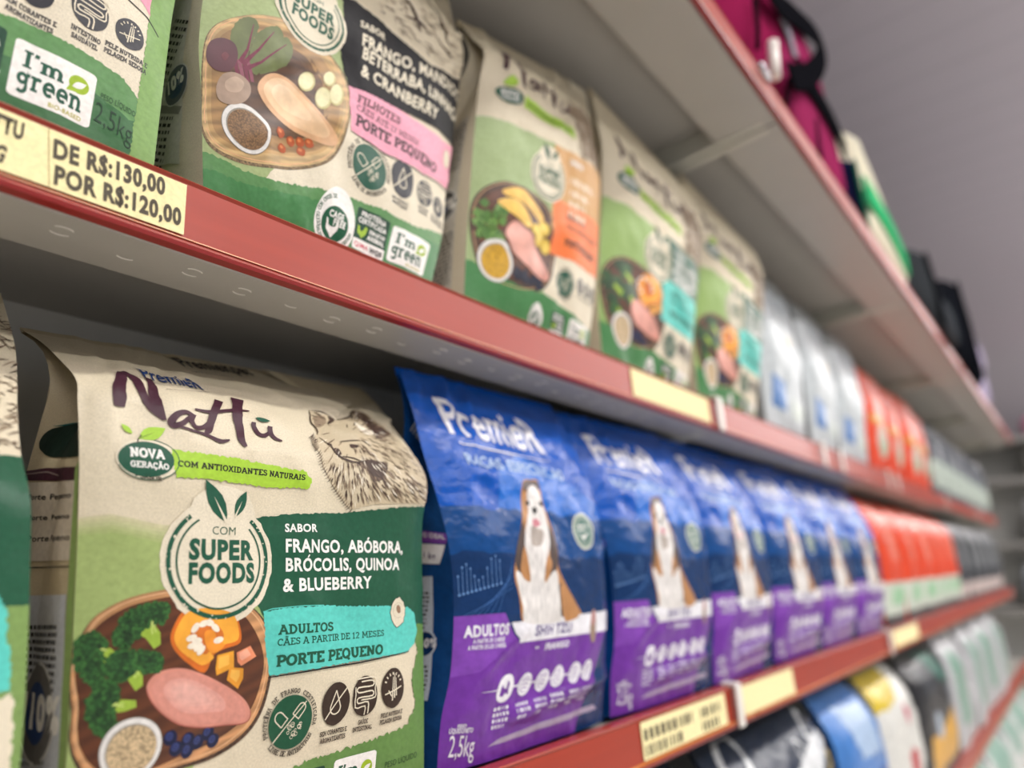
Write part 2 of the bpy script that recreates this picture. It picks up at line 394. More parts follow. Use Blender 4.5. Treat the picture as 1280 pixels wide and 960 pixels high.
    def micro(s, a, b, h, rows, m, z=2, seed=1, wd=.45, dense=.5):
        """lines of print too small to read: rows of little bars between a (top left) and b (right), line pitch h"""
        r = random.Random(seed); a = np.array(a); b = np.array(b); x = (b - a); l = np.linalg.norm(x); x = x / l; y = np.array([x[1], -x[0]])
        for k in range(rows):
            p = 0.; end = l * (1 if k < rows - 1 else r.uniform(.4, .8))
            while p < end:
                q = min(end, p + r.uniform(.12, .6) * h * 3 * wd)
                o = a + y * h * k
                s.poly([tuple(o + x * p), tuple(o + x * q), tuple(o + x * q + y * h * dense), tuple(o + x * p + y * h * dense)], m, z)
                p = q + h * .35
    # --- mesh
    def build(s, name, base, parent):
        G = s.G; nt, ns = s.nt, s.ns
        V = [tuple(world(G[j, i])) for j in range(nt + 1) for i in range(ns + 1)]
        NR = [tuple(s.N[j, i]) for j in range(nt + 1) for i in range(ns + 1)]
        UV = [(s.W * i / ns, s.H * j / nt) for j in range(nt + 1) for i in range(ns + 1)]
        Fc = []
        for j in range(nt):
            for i in range(ns):
                k = j * (ns + 1) + i; Fc += [(k, k + 1, k + ns + 2), (k, k + ns + 2, k + ns + 1)]
        mats = [base]; MI = [0] * len(Fc)
        for it, (v, f, m, z, _) in enumerate(s.items):
            bm = bmesh.new()
            bv = [bm.verts.new((p[0], p[1], .001 * (p[2] if len(p) > 2 else it % 6))) for p in v]
            for q in f:
                try: bm.faces.new([bv[i] for i in q])
                except ValueError: pass
            xs = [p[0] for p in v]; ys = [p[1] for p in v]
            for ax, lim, nn, lo, hi in ((0, s.W, ns, min(xs), max(xs)), (1, s.H, nt, min(ys), max(ys))):
                st = lim / nn; no = (1, 0, 0) if ax == 0 else (0, 1, 0)
                for k in range(max(0, math.floor(lo / st)), min(nn, math.ceil(hi / st)) + 1):
                    c = (k * st, 0, 0) if ax == 0 else (0, k * st, 0)
                    if lo < k * st < hi:
                        bmesh.ops.bisect_plane(bm, geom=bm.verts[:] + bm.edges[:] + bm.faces[:], plane_co=c, plane_no=no, dist=1e-7,
                                               clear_inner=(k == 0), clear_outer=(k == nn))
                    elif (k == 0 and hi <= 0) or (k == nn and lo >= lim): bm.clear()
            if not bm.faces: bm.free(); continue
            dg_ = [p.co.y / s.H * nt - p.co.x / s.W * ns for p in bm.verts]
            for k in range(math.floor(min(dg_)) + 1, math.ceil(max(dg_))):
                bmesh.ops.bisect_plane(bm, geom=bm.verts[:] + bm.edges[:] + bm.faces[:], plane_co=(0, k * s.H / nt, 0), plane_no=(-ns / s.W, nt / s.H, 0), dist=1e-7)
            bmesh.ops.triangulate(bm, faces=[q for q in bm.faces if len(q.verts) > 4])
            bm.verts.index_update(); bm.normal_update()
            uv = np.array([(p.co.x, p.co.y) for p in bm.verts])
            pos, nrm = s.surf(uv[:, 0], uv[:, 1]); o = len(V); dz = np.array([[p.co.z] for p in bm.verts])
            h = (s.OFF + s.STEP * z + dz * .011) / D
            V += [tuple(world(p)) for p in pos + nrm * h]; NR += [tuple(n) for n in nrm]; UV += [tuple(p) for p in uv]
            if m not in mats: mats.append(m)
            k = mats.index(m)
            for q in bm.faces:
                ix = [p.index + o for p in q.verts]
                if q.normal.z < 0: ix.reverse()
                Fc.append(tuple(ix)); MI.append(k)
            bm.free()
        me = bpy.data.meshes.new(name); me.from_pydata(V, [], Fc)
        for m in mats: me.materials.append(m)
        me.polygons.foreach_set('material_index', MI); me.polygons.foreach_set('use_smooth', [True] * len(Fc))
        uvl = me.uv_layers.new(name='UVMap'); li = np.empty(len(me.loops), int); me.loops.foreach_get('vertex_index', li)
        uvl.data.foreach_set('uv', np.array(UV)[li].ravel())
        at_ = me.attributes.new('custom_normal', 'FLOAT_VECTOR', 'POINT'); at_.data.foreach_set('vector', np.array(NR).ravel())
        o = bpy.data.objects.new(name, me); COL.objects.link(o)
        o.parent = parent; o.matrix_parent_inverse = Matrix.Translation(-parent.location)
        return o

def edge(spec, n, zb):
    """polyline of a bag's front corner: entries (px, py, Y) measured, or ('w', X, Y, Z); resampled by length into n+1 points"""
    P = []
    for e in spec:
        P.append(np.array(e[1:], float) if e[0] == 'w' else at(*e))
    b = P[0].copy(); b[2] = zb + .004
    if P[0][2] > zb + .03: P.insert(0, b)
    else: P[0] = b
    P = np.array(smooth(P, 8)); l = np.concatenate([[0], np.cumsum(np.linalg.norm(np.diff(P, axis=0), axis=1))]); l /= l[-1]
    return np.stack([np.interp(np.linspace(0, 1, n + 1), l, P[:, k]) for k in range(3)], 1)
def fbm(x, y, z, o=3): return noise.fractal(Vector((x, y, z)), 1.0, 2.0, o)
class Bag:
    def __init__(s, L, R, zb, ns=44, nt=64, depth=.27, bulge=.05, seed=1, wr=1.0, fold=.13, creases=(), pinch=.012):
        s.nt = nt; s.ns = ns; s.zb = zb
        s.L = edge(L, nt, zb); s.R = edge(R, nt, zb)
        t = np.linspace(0, 1, nt + 1)
        G = np.zeros((nt + 1, ns + 1, 3)); u = np.linspace(0, 1, ns + 1)
        env = np.sin(np.pi * np.clip(t * 1.05 + .03, 0, 1)) ** .7
        edg = 1 - np.abs(2 * u - 1) ** 5
        for j in range(nt + 1):
            for i in range(ns + 1):
                p = s.L[j] * (1 - u[i]) + s.R[j] * u[i]
                d = bulge * env[j] * edg[i]
                a = u[i] * 5.; b = t[j] * 7.
                e = min(1, 6 * min(u[i], 1 - u[i])) * min(1, 8 * (1 - t[j]))
                wz = wr * e * (.014 * fbm(a * .5, b * .5, seed, 2) + .006 * (1 - abs(fbm(a * 1.1, b * .8, seed + 7, 2))) ** 3
                          + (.012 * max(0, 1 - abs(fbm(a * .9, b * 1.6, seed + 3, 2)) * 3) if t[j] > .55 else .0) * min(1, max(0, (t[j] - .55) * 6)))
                for (cu, cv, du, dv, wdt, amp) in creases:
                    du_, dv_ = u[i] - cu, t[j] - cv; l = math.hypot(du, dv); al = (du_ * du + dv_ * dv) / l; ac = (du_ * dv - dv_ * du) / l
                    k = max(0, min(1, min(al, l - al) / (.25 * l)))
                    wz += amp * k * math.exp(-(ac / wdt) ** 2)
                G[j, i] = p + np.array([0, -(d + wz), 0])
        s.front = Panel(G)
        # side gussets: from the front corner back to the rear corner with an inward fold
        depb = s.L[0][1] + depth
        ytop = .5 * (s.L[-1][1] + s.R[-1][1]) + .015
        def rear(E):
            k = np.clip((t - .25) / .75, 0, 1); k = k * k * (3 - 2 * k)
            B = E.copy(); B[:, 1] = np.maximum(E[:, 1] + .012, depb * (1 - k) + (E[:, 1] + .012) * k)
            return B
        s.LB, s.RB = rear(s.L), rear(s.R)
        ng = 12; q = np.linspace(0, 1, ng + 1)
        fo = pinch + fold * np.clip((t - .58) / .42, 0, 1) ** 1.2
        def gus(A, B, sg):
            Gs = np.zeros((nt + 1, ng + 1, 3))
            for j in range(nt + 1):
                for i in range(ng + 1):
                    p = A[j] * (1 - q[i]) + B[j] * q[i]
                    v = 1 - abs(2 * q[i] - 1); p = p + np.array([sg * (fo[j] * v - .006 * (1 - t[j]) * math.sin(math.pi * q[i])), 0, 0])
                    p[0] += sg * .010 * wr * fbm(q[i] * 3, t[j] * 6, seed + 11, 3) * math.sin(math.pi * q[i])
                    Gs[j, i] = p
            return Gs
        s.gl = Panel(gus(s.L, s.LB, 1)[:, ::-1]); s.gr = Panel(gus(s.R, s.RB, -1))
        back = np.zeros((nt + 1, 9, 3))
        for j in range(nt + 1):
            for i in range(9): back[j, i] = s.RB[j] * (1 - i / 8) + s.LB[j] * i / 8 + np.array([0, .03 * math.sin(math.pi * i / 8) * env[j], 0])
        s.back = Panel(back[::max(1, nt // 16)])
    def build(s, name, base, gbase, label, cat, group=None, seal=None, sealh=.022):
        c = (s.L[0] + s.R[0]) / 2; c[1] += .12; c[2] = s.zb
        r = empty(name, world(c), label, cat, group)
        s.front.build('front_panel', base, r)
        s.gl.build('side_gusset', gbase, r); s.gr.build('side_gusset', gbase, r)
        s.back.build('back_panel', gbase, r)
        # top seal strip
        A = s.front.G[-1]; n = len(A); up = (s.front.G[-1] - s.front.G[-4]).mean(0); up /= np.linalg.norm(up)
        m = MB(); vs = []; k = np.array([0, .006, 0])
        for p in A: vs += [world(p), world(p + up * sealh), world(p + up * sealh + k), world(p + k * 2)]
        fs = []
        for i in range(n - 1):
            for q in range(4): fs.append((4 * i + q, 4 * i + (q + 1) % 4, 4 * i + 4 + (q + 1) % 4, 4 * i + 4 + q))
        fs += [(0, 1, 2, 3), (4 * n - 4, 4 * n - 1, 4 * n - 2, 4 * n - 3)]
        m.add(vs, fs, seal or base); m.build('top_seal', r)
        m = MB(); b = [s.L[0], s.R[0], s.RB[0], s.LB[0]]
        m.add([world(p) for p in b] + [world(p + np.array([0, 0, .006])) for p in b], [(0, 1, 2, 3), (4, 5, 6, 7), (0, 1, 5, 4), (1, 2, 6, 5), (2, 3, 7, 6), (3, 0, 4, 7)], gbase)
        m.build('bottom_panel', r)
        s.root = r
        return r
# ------------------------------------------------------------------ the setting
STEEL = mat('#a9a69f', .38, 'paint'); STEELD = mat('#8e8c88', .4, 'paint'); BACKP = mat('#e4e4df', .5, 'paint')
RED = mat('#a53824', .34, 'brush', 0., .3); REDD = mat('#8e1f1d', .35, 'brush'); CLIP = mat('#e9e4dc', .35, 'paint'); YEL = mat('#fbebb4', .7, 'ink', 0., .2)
def struct(o): o['kind'] = 'structure'; return o
m = MB(); m.box(-4, 14, -6, 4, CEIL, CEIL + .05, mat('#aba6b0', .5, 'plank')); struct(m.build('ceiling'))
m = MB(); m.box(-4, 14, -6, 4, -.05, 0, mat('#d8d4cc', .3, 'paint')); struct(m.build('floor'))
m = MB(); m.box(14, 14.1, -6, 4, 0, CEIL, mat('#bdbac0', .6, 'paint')); struct(m.build('wall_end'))
m = MB(); m.box(-4, 14, 4, 4.1, 0, CEIL, mat('#a9a6a8', .6, 'paint')); struct(m.build('wall_back'))

J0, BAY, NB = -2.56, 2.55, 6
ZA, ZB, ZC, ZD = .648, -.338, 1.80, -1.30
YBK = 1.62
BACKZ = (-3.75, 2.1)
ordn = ['nearest', 'second', 'third', 'fourth', 'fifth', 'sixth']
for k in range(NB):
    x0 = J0 + k * BAY; x1 = x0 + BAY
    g = empty('shelving_back_panel', world((x0 + BAY / 2, YBK + .03, BACKZ[0])), 'plain grey steel back panel of the ' + ordn[k] + ' shelving bay, behind the bags', 'back panel')
    m = MB(); p0 = world((x0 + .06, YBK, BACKZ[0])); p1 = world((x1 - .06, YBK + .02, BACKZ[1])); m.box(p0[0], p1[0], p0[1], p1[1], p0[2], p1[2], BACKP); m.build('panel', g)
    m = MB(); p0 = world((x1 - .06, YBK - .001, BACKZ[0])); p1 = world((x1 + .06, YBK + .1, BACKZ[1])); m.box(p0[0], p1[0], p0[1], p1[1], p0[2], p1[2], STEELD)
    for j in range(40):
        z = p0[2] + .05 * j + .03; m.box(p0[0] + .008, p0[0] + .012, p0[1] - .0006, p0[1], z, z + .02, BLACK)
    m.build('slotted_upright', g)

def shelf(x0, x1, zt, yf, lip, name_row, label, dimp=False, group=None):
    """one steel shelf: board with folded front lip, red price rail, end brackets"""
    r = empty('store_shelf', world(((x0 + x1) / 2, yf + .3, zt - .15)), label, 'shelf', group)
    X0, X1 = (x0 + .006) * D, (x1 - .006) * D
    def P(y, z): return (y * D, EYE + z * D)
    zt2 = zt - .012
    m = MB()
    m.prism([P(yf + .012, zt2), P(yf + .012, zt - .108), P(yf + .02, zt - .118), P(yf + lip - .01, zt - .118), P(yf + lip, zt - .108), P(yf + lip, zt - .034), P(YBK - .004, zt - .034), P(YBK - .004, zt2)], X0, X1, STEEL)
    if dimp:
        q = x0 + .05; i = 0
        while q < x1 - .05:
            c = world((q, yf + lip * (.42 if i % 2 else .5), zt - .1185))
            for sg, n in ((-1, 5), (1, 5)):
                a = [(c[0] + .0045 * math.cos(t) * 1.1, c[1] + sg * .002 + .003 * math.sin(t) * sg) for t in [math.pi * (.15 + .7 * j / n) for j in range(n + 1)]]
                if sg == -1 and i % 3 == 1: continue
                m.tube([(x, y, c[2]) for x, y in a], .0005, mat('#d8d4cc', .3, 'paint'), 6, .8)
            q += .098; i += 1
    o = m.build('board', r)
    m = MB()
    m.prism([P(yf - .005, zt - .001), P(yf - .002, zt + .002), P(yf + .03, zt + .003), P(yf + .03, zt - .004), P(yf + .011, zt - .004), P(yf + .011, zt - .112), P(yf - .004, zt - .114), P(yf - .009, zt - .112), P(yf - .008, zt - .105), P(yf - .004, zt - .102),
             P(yf - .001, zt - .006)], X0, X1, RED)
    rail = m.build('price_rail', r)
    m = MB(); m.prism([P(yf - .0092, zt - .1125), P(yf - .0045, zt - .1145), P(yf + .010, zt - .1145), P(yf + .010, zt - .1195), P(yf - .008, zt - .1185)], X0, X1, REDD); m.build('rail_edge', rail)
    m = MB(); m.prism([P(yf - .0105, zt - .1055), P(yf - .0055, zt - .1025), P(yf - .0045, zt - .1015), P(yf - .0100, zt - .1035)], X0, X1, mat('#d8843c', .3, 'brush')); m.build('rail_lip', rail)
    for xa in (x0 + .012, x1 - .04):
        m = MB(); m.prism([P(yf + .06, zt - .119), P(YBK - .06, zt - .165), P(YBK - .06, zt - .036), P(yf + .06, zt - .036)], xa * D, (xa + .028) * D, mat('#c3c2b6', .4, 'paint')); m.build('bracket', r)
    return r
def rail_clip_or_glare(x, zt, yf, label):
    m = MB()
    def P(y, z): return (y * D, EYE + z * D)
    m.prism([P(yf - .024, zt + .01), P(yf - .024, zt - .118), P(yf - .018, zt - .122), P(yf - .017, zt), P(yf + .03, zt + .007), P(yf + .03, zt + .013)], (x - .022) * D, (x + .022) * D, CLIP)
    tag(m.build('rail_clip_or_glare', bevel=.0006), label, 'rail clip')
rows = [(ZA, 1.0, .16, 'middle shelf', True), (ZB, 1.0, .16, 'lower shelf', False), (ZC, .585, .26, 'top shelf', False), (ZD, 1.0, .16, 'bottom shelf', False)]
where = {'middle shelf': 'under the upper row of bags', 'lower shelf': 'under the blue bags row', 'top shelf': 'jutting out overhead, carrying cloth bags', 'bottom shelf': 'under the black and yellow sacks'}
for zt, yf, lip, nm, dm in rows:
    for k in range(NB):
        if nm == 'bottom shelf' and k < 1: continue
        shelf(J0 + k * BAY, J0 + (k + 1) * BAY, zt, yf, lip, nm, 'grey %s %s, %s bay' % (nm, where[nm], ordn[k]), dm and k in (1, 2))
for zt, x, t in ((ZA, 2.54, 'on the middle shelf rail beside the far yellow tag'), (ZB, 2.37, 'on the lower shelf rail between two yellow tags'), (ZB, 4.6, 'on the lower shelf rail after the blue bags'),
                 (ZA, 3.9, 'standing in for glare on the middle shelf rail under the second white bag'), (ZA, 4.25, 'standing in for glare on the middle shelf rail under the last white bag'), (ZA, 5.45, 'standing in for glare on the middle shelf rail under the first orange bag'), (ZA, 5.75, 'standing in for glare on the middle shelf rail under the second orange bag'), (ZA, 8.0, 'standing in for glare on the middle shelf rail under the first grey bag'), (ZA, 10.4, 'standing in for glare at the far end of the middle shelf rail')):  # these white clips stand in for glare spots on plastic price holders
    rail_clip_or_glare(x, zt, 1.0, 'white plastic clip ' + t)

# price labels: a paper card with print, standing on the rail face
def price_tag(x0, x1, zt, label, draw):
    n = 24
    G = np.zeros((3, n + 1, 3))
    for j, (y, z) in enumerate([(1.0 - .0072, zt - .098), (1.0 - .0055, zt - .055), (1.0 - .0040, zt - .0095)]):
        for i in range(n + 1): G[j, i] = (x0 + (x1 - x0) * i / n, y, z)
    p = Panel(G); p.OFF = .00012
    draw(p)
    c = G[0, 0] + np.array([0, 0, 0])
    o = bpy.data.objects.new('holder', None)
    o.location = world(c)
    f = p.build('price_label', YEL, o); mw = f.matrix_parent_inverse.copy(); f.parent = None
    f.matrix_parent_inverse = Matrix.Identity(4); bpy.data.objects.remove(o)
    s = f.modifiers.new('paper', 'SOLIDIFY'); s.thickness = .0002; s.offset = -1
    return tag(f, label, 'price tag')
GREY = mat('#4f4738', .55)
def tagA(p):
    F2 = lambda t: font(t, .04)
    p.tpx(F2('DE R$:130,00'), (66, 196), (206, 244), 21, GREY, 2, False)
    p.tpx(F2('POR R$:120,00'), (67, 229), (226, 282), 21, GREY, 2, False)
    p.tpx(F2('NATTU'), (-42, 148), (28, 175), 21, GREY, 2, False)
    p.tpx(F2('2,5KG'), (-52, 178), (3, 204), 21, GREY, 2, False)
    p.line([p.px(61, 150), p.px(61.5, 240)], .035, mat('#b8a878', .6), 1)
price_tag(-.1, .475, ZA, 'pale yellow price tag with before and after prices, near end of middle rail', tagA)
def tagblur(p):
    p.micro((.5, p.H * .8), (p.W * .55, p.H * .8), p.H * .42, 2, GREY, 2, 5, .35, .7)
    p.micro((p.W * .66, p.H * .8), (p.W * .93, p.H * .8), p.H * .42, 2, GREY, 2, 8, .35, .7)
price_tag(1.89, 2.47, ZA, 'far yellow price tag on the middle shelf rail, above the third blue bag', lambda p: None)
price_tag(1.751, 2.293, ZB, 'yellow price tag with two lines of grey print on the lower rail', tagblur)
price_tag(2.437, 2.953, ZB, 'blank yellow price tag just past the white clip on the lower rail', lambda p: None)
price_tag(4.75, 5.5, ZB, 'farthest yellow price tag on the lower rail, below the orange bags', lambda p: None)

# ------------------------------------------------------------------ printed motifs
def leaf(p, tip, base, wd, m, z, vein=None):
    a = np.array(base, float); b = np.array(tip, float); d = b - a; n = np.array([-d[1], d[0]])
    pr = [(0, 0), (.15, .5), (.35, .9), (.55, .95), (.75, .65), (.9, .28), (1, 0)]
    L = [tuple(a + d * t + n * w * wd) for t, w in pr] + [tuple(a + d * t - n * w * wd) for t, w in pr[-2:0:-1]]
    p.poly(L, m, z)
    if vein: v, f = strip([tuple(a), tuple(a + d * .6)], [float(np.linalg.norm(d)) * .07, 0.01]); p.add(v, f, vein, z + 1)
def superfoods(p, c, r):
    q = lambda a, b: (c[0] + a * r, c[1] + b * r)
    p.ell(c, r, r, KRAFT2, 6, 64, 0, .016, 3)
    p.ell(q(.05, .7), r * .62, r * .55, KRAFT2, 5, 24, 0, .03, 3)
    p.ring(c, r * .88, r * .07, INKG, 8, 128, 410, 60); p.ring(c, r * .755, r * .03, INKG, 8, 122, 405, 60)
    rr = random.Random(5)
    for i in range(46):
        a = rr.uniform(130, 410); k = rr.uniform(.84, .93); x = q(k * math.cos(math.radians(a)), k * math.sin(math.radians(a)))
        p.ell(x, r * rr.uniform(.008, .022), r * rr.uniform(.008, .022), KRAFT2, 9, 7, 0, .4, i)
    leaf(p, q(-.31, 1.3), q(.09, .62), .19, INKG, 8, KRAFT2); leaf(p, q(.45, 1.17), q(.24, .72), .2, INKG, 8, KRAFT2)
    p.text(font('COM', -.005), q(-.16, .42), q(.26, .42), r * .13, INKG, 8)
    p.text(font('SUPER', .05), q(-.56, .03), q(.62, .03), r * .29, INKG, 8)
    p.text(font('FOODS', .05), q(-.55, -.34), q(.64, -.34), r * .29, INKG, 8)
def seal(p, c, r, ink=INKG, tx=BLACK):
    q = lambda a, b: (c[0] + a * r, c[1] + b * r)
    p.ell(c, r, r, ink, 4, 40)
    wl = r * .045
    def cap(o, d, L, wd):
        d = np.array(d) / np.linalg.norm(d); n = np.array([-d[1], d[0]]); o = np.array(o)
        pts = [o + n * wd] + [o + d * L + n * wd * math.cos(t) + d * wd * math.sin(t) for t in np.linspace(0, math.pi, 9)] + [o - n * wd, o + n * wd]
        p.line([q(*x) for x in pts], wl, KRAFT2, 5)
    cap((-.28, -.02), (-.6, .55), .35, .2); cap((.2, .18), (.5, .6), .4, .17)
    p.line([q(-.74, -.68), q(.66, .7)], wl, KRAFT2, 5)
    rr = random.Random(2)
    for i in range(16): p.ring(q(rr.uniform(-.1, .45), rr.uniform(-.65, -.1)), r * rr.uniform(.04, .09), r * .022, KRAFT2, 5, 0, 330, 8)
    p.arctext('PROTEÍNA DE FRANGO CERTIFICADA', c, r * 1.16, 205, -15, r * .19, tx, 4)
    p.arctext('LIVRE DE ANTIBIÓTICOS', c, r * 1.16, 222, 330, r * .19, tx, 4, True)
def icon(p, c, rx, ry, kind, dark, lines=(), th=.3):
    q = lambda a, b: (c[0] + a * rx, c[1] + b * ry)
    p.ell(c, rx, ry, dark, 4, 36, 0, .012, 4); wl = rx * .075
    if kind == 'drop':
        p.line([q(0, .62), q(-.25, .1), q(-.36, -.15)] + [q(.36 * math.cos(t), -.2 + .28 * math.sin(t)) for t in np.linspace(math.pi, 2 * math.pi, 9)] + [q(.36, -.15), q(.25, .1), q(0, .62)], wl, KRAFT2, 5)
        p.line([q(-.72, -.66), q(.72, .66)], wl, KRAFT2, 5)
    elif kind == 'gut':
        path = [(-.3, .72), (.6, .72), (.6, .45), (-.55, .45), (-.55, .2), (.55, .2), (.55, -.05), (-.55, -.05), (-.55, -.32), (.2, -.32), (.25, -.9)]
        p.line([q(*x) for x in smooth(path, 3)], wl * 1.1, KRAFT2, 5)
        p.line([q(*x) for x in smooth([(-.6, .88), (.8, .86), (.8, .3), (.78, -.15), (-.2, -.17), (-.3, -.2)], 3)], wl, KRAFT2, 5)
        p.line([q(*x) for x in smooth([(-.78, .5), (-.76, -.5), (-.02, -.5), (0, -.95)], 3)], wl, KRAFT2, 5)
    else:
        for a, b in (((-.1, -.62), (.0, .55)), ((.08, -.5), (.12, .72)), ((.24, -.4), (.22, .5))): p.line([q(*a), q(*b)], [wl * 1.3, wl * .6], KRAFT2, 5)
        p.line([q(-.7, -.28), q(0, -.15), q(.7, .02)], wl, KRAFT2, 5); p.line([q(-.4, -.1), q(-.15, -.4)], wl, KRAFT2, 5)
        for t in range(7):
            a = math.radians(20 + 23.5 * t); p.line([q(.6 * math.cos(a), .15 + .5 * math.sin(a)), q(.76 * math.cos(a), .15 + .64 * math.sin(a))], wl * 1.2, KRAFT2, 5)
    for i, t in enumerate(lines):
        L = len(t) * th * .58
        p.text(slab(t, .19), (c[0] - L / 2, c[1] - ry - th * (1.75 + 1.45 * i)), (c[0] + L / 2, c[1] - ry - th * (1.75 + 1.45 * i)), th, dark, 4)
def roundrect(o, x, y, r=.08, n=4, cut=None):
    """rounded parallelogram: origin o, edge vectors x, y"""
    o, x, y = map(np.array, (o, x, y)); L = []
    for (a, b, s) in ((1 - r, r, 270), (1 - r, 1 - r, 0), (r, 1 - r, 90), (r, r, 180)):
        for k in range(n + 1):
            t = math.radians(s + 90 * k / n); L.append(tuple(o + x * (a + r * math.cos(t)) + y * (b + r * math.sin(t))))
    return L
def green_card(p, o, w, h, leafbub=True):
    """white card: I'm green / bio-based, with a speech-bubble leaf"""
    o = np.array(o); q = lambda a, b: (o[0] + a * w, o[1] + b * h)
    p.poly(roundrect(o, (w, 0), (0, h), .07), WHITE, 4)
    p.text(slab("I'm", .17), q(.12, .56), q(.60, .56), h * .30, INKG, 5)
    p.text(slab("green", .17), q(.08, .2), q(.86, .2), h * .38, INKG, 5)
    p.text(font('BIO-BASED', .02), q(.47, .055), q(.88, .055), h * .075, mat('#b5b04a', .45), 5)
    G2 = mat('#9dbb22', .4)
    p.ell(q(.79, .68), w * .13, h * .16, G2, 5, 24); p.poly([q(.68, .62), q(.64, .5), q(.77, .53)], G2, 5)
    leaf(p, q(.88, .74), q(.71, .6), .24, WHITE, 6)
def egg(p, c, r):
    pr = []
    for i in range(40):
        t = 2 * math.pi * i / 40; k = 1 - .16 * math.sin(t); pr.append((c[0] + r * k * math.cos(t), c[1] + r * 1.26 * math.sin(t)))
    p.poly(pr, WHITE, 4)
    cc = (c[0], c[1] - r * .22); p.ell(cc, r * .66, r * .68, DGREEN, 5, 30)
    q = lambda a, b: (cc[0] + a * r, cc[1] + b * r)
    p.text(font('CAGE', .04), q(-.36, .22), q(.36, .22), r * .24, WHITE, 6); p.text(font('FREE', .04), q(-.1, -.06), q(.5, -.06), r * .24, WHITE, 6)
    p.poly([q(*x) for x in smooth([(-.45, .15), (-.36, .1), (-.28, -.12), (0, -.12), (.14, .02), (.16, -.2), (0, -.42), (-.1, -.55), (-.22, -.42), (-.4, -.25), (-.42, .0), (-.45, .15)], 3)[:-1]], WHITE, 6)
    p.arctext('FEITO COM OVOS DE', c, r * .86, 215, 100, r * .17, DGREEN, 5, False); p.arctext('GALINHAS LIVRES DE GAIOLAS', cc, r * .83, 200, 350, r * .15, DGREEN, 5, True)
def cert(p, o, w, h):
    o = np.array(o); q = lambda a, b: (o[0] + a * w, o[1] + b * h)
    p.poly(roundrect(o, (w, 0), (0, h), .06), mat('#17432f', .4), 4); p.poly(roundrect(o, (w, 0), (0, h * .26), .1), WHITE, 5)
    p.text(font('PROTEÍNA', .035), q(.13, .82), q(.87, .82), h * .115, WHITE, 6); p.text(font('CERTIFICADA', .035), q(.07, .66), q(.93, .66), h * .115, WHITE, 6)
    p.text(font('BEM-ESTAR', .035), q(.44, .49), q(.94, .49), h * .09, WHITE, 6); p.text(font('ANIMAL', .035), q(.4, .33), q(.94, .33), h * .115, WHITE, 6)
    p.poly([q(*x) for x in smooth([(.08, .58), (.14, .56), (.16, .48), (.24, .48), (.3, .6), (.36, .56), (.34, .42), (.26, .33), (.22, .29), (.2, .34), (.1, .4), (.09, .5), (.08, .58)], 3)[:-1]], mat('#9fc13a', .4), 6)
    p.text(font('QIMA', .01), q(.06, .08), q(.5, .08), h * .1, mat('#d2485c', .4), 6); p.text(font('WQS', .05), q(.54, .08), q(.94, .08), h * .1, BLACK, 6)
def broccoli(p, head, stem, m3):
    p.poly([m3(*x) for x in stem], mat('#9cba45', .4), 5); s2 = np.mean(np.array(stem), 0)
    r = random.Random(int(head[0][0])); C = closed(head, 5)
    p.poly([m3(*x) for x in C], mat('#2d5a2a', .4, 'floret'), 6)
    for x in C[::2]:
        c = m3(*x); k = r.uniform(.12, .26); p.ell(c, k, k, mat('#37682f', .4, 'floret'), 6, 9, 0, .2, r.randint(0, 99))
    cx = np.mean(np.array(C), 0)
    for i in range(16):
        x = C[r.randrange(len(C))]; t = r.uniform(.1, .85); c = m3(x[0] * t + cx[0] * (1 - t), x[1] * t + cx[1] * (1 - t)); k = r.uniform(.08, .2)
        p.ell(c, k, k, mat(['#3d7033', '#2b5528', '#21421f'][i % 3], .4, 'floret'), 7, 8, 0, .2, i)
    for i in range(3):
        a = stem[0]; b = stem[1 + i % (len(stem) - 1)]; p.line([m3(*a), m3((a[0] + b[0]) / 2, (a[1] + b[1]) / 2)], .06, mat('#c6d879', .4), 6)
def shade(a, b, t, kind='ink'):
    a = a.lstrip('#'); b = b.lstrip('#')
    return mat('#' + ''.join('%02x' % round(int(a[i:i + 2], 16) * (1 - t) + int(b[i:i + 2], 16) * t) for i in (0, 2, 4)), .42, kind)
WOODD = mat('#5c321b', .4, 'wood'); WOODR = mat('#c89262', .4, 'wood'); BARK = mat('#4d3524', .5, 'bark')
def board(p, m3, outer, inner, wood=WOODD, rim=WOODR, bark=BARK, deep=None):
    o = [m3(*x) for x in closed(outer, 5)]; i = [m3(*x) for x in closed(inner, 5)]
    c = np.mean(np.array(o), 0)
    p.poly([tuple(c + (np.array(x) - c) * 1.025 + np.array([.03, -.1])) for x in o], bark, 2.5)
    p.poly(o, rim, 3)
    p.line([tuple(c + (np.array(x) - c) * .965) for x in o], .07, mat('#e0b184', .4), 4)
    p.poly(i, wood, 4)
    if deep:
        for k in range(1, 8): p.poly([tuple(c + (np.array(x) - c) * (1 - .055 * k)) for x in i], shade(deep[0], deep[1], k / 7., 'wood'), 4 + .15 * k)
    else: p.line(i + i[:1], .05, mat('#4a2a18', .4), 4)
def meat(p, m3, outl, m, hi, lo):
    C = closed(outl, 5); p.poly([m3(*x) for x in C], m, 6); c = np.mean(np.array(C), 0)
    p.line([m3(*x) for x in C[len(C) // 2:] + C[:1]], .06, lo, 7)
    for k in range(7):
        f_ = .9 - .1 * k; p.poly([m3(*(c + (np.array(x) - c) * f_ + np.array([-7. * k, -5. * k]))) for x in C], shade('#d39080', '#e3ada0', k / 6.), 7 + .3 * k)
def bowl(p, c, r, fill, rim=None):
    p.ell(c, r * 1.03, r * 1.03, mat('#8a8478', .4), 7, 32); p.ell(c, r, r, rim or mat('#e6e3de', .35), 8, 36); p.ell((c[0], c[1] - r * .02), r * .84, r * .84, mat('#9d978c', .4), 9, 36)
    p.ell((c[0] + r * .02, c[1] - r * .04), r * .81, r * .8, fill, 10, 36)

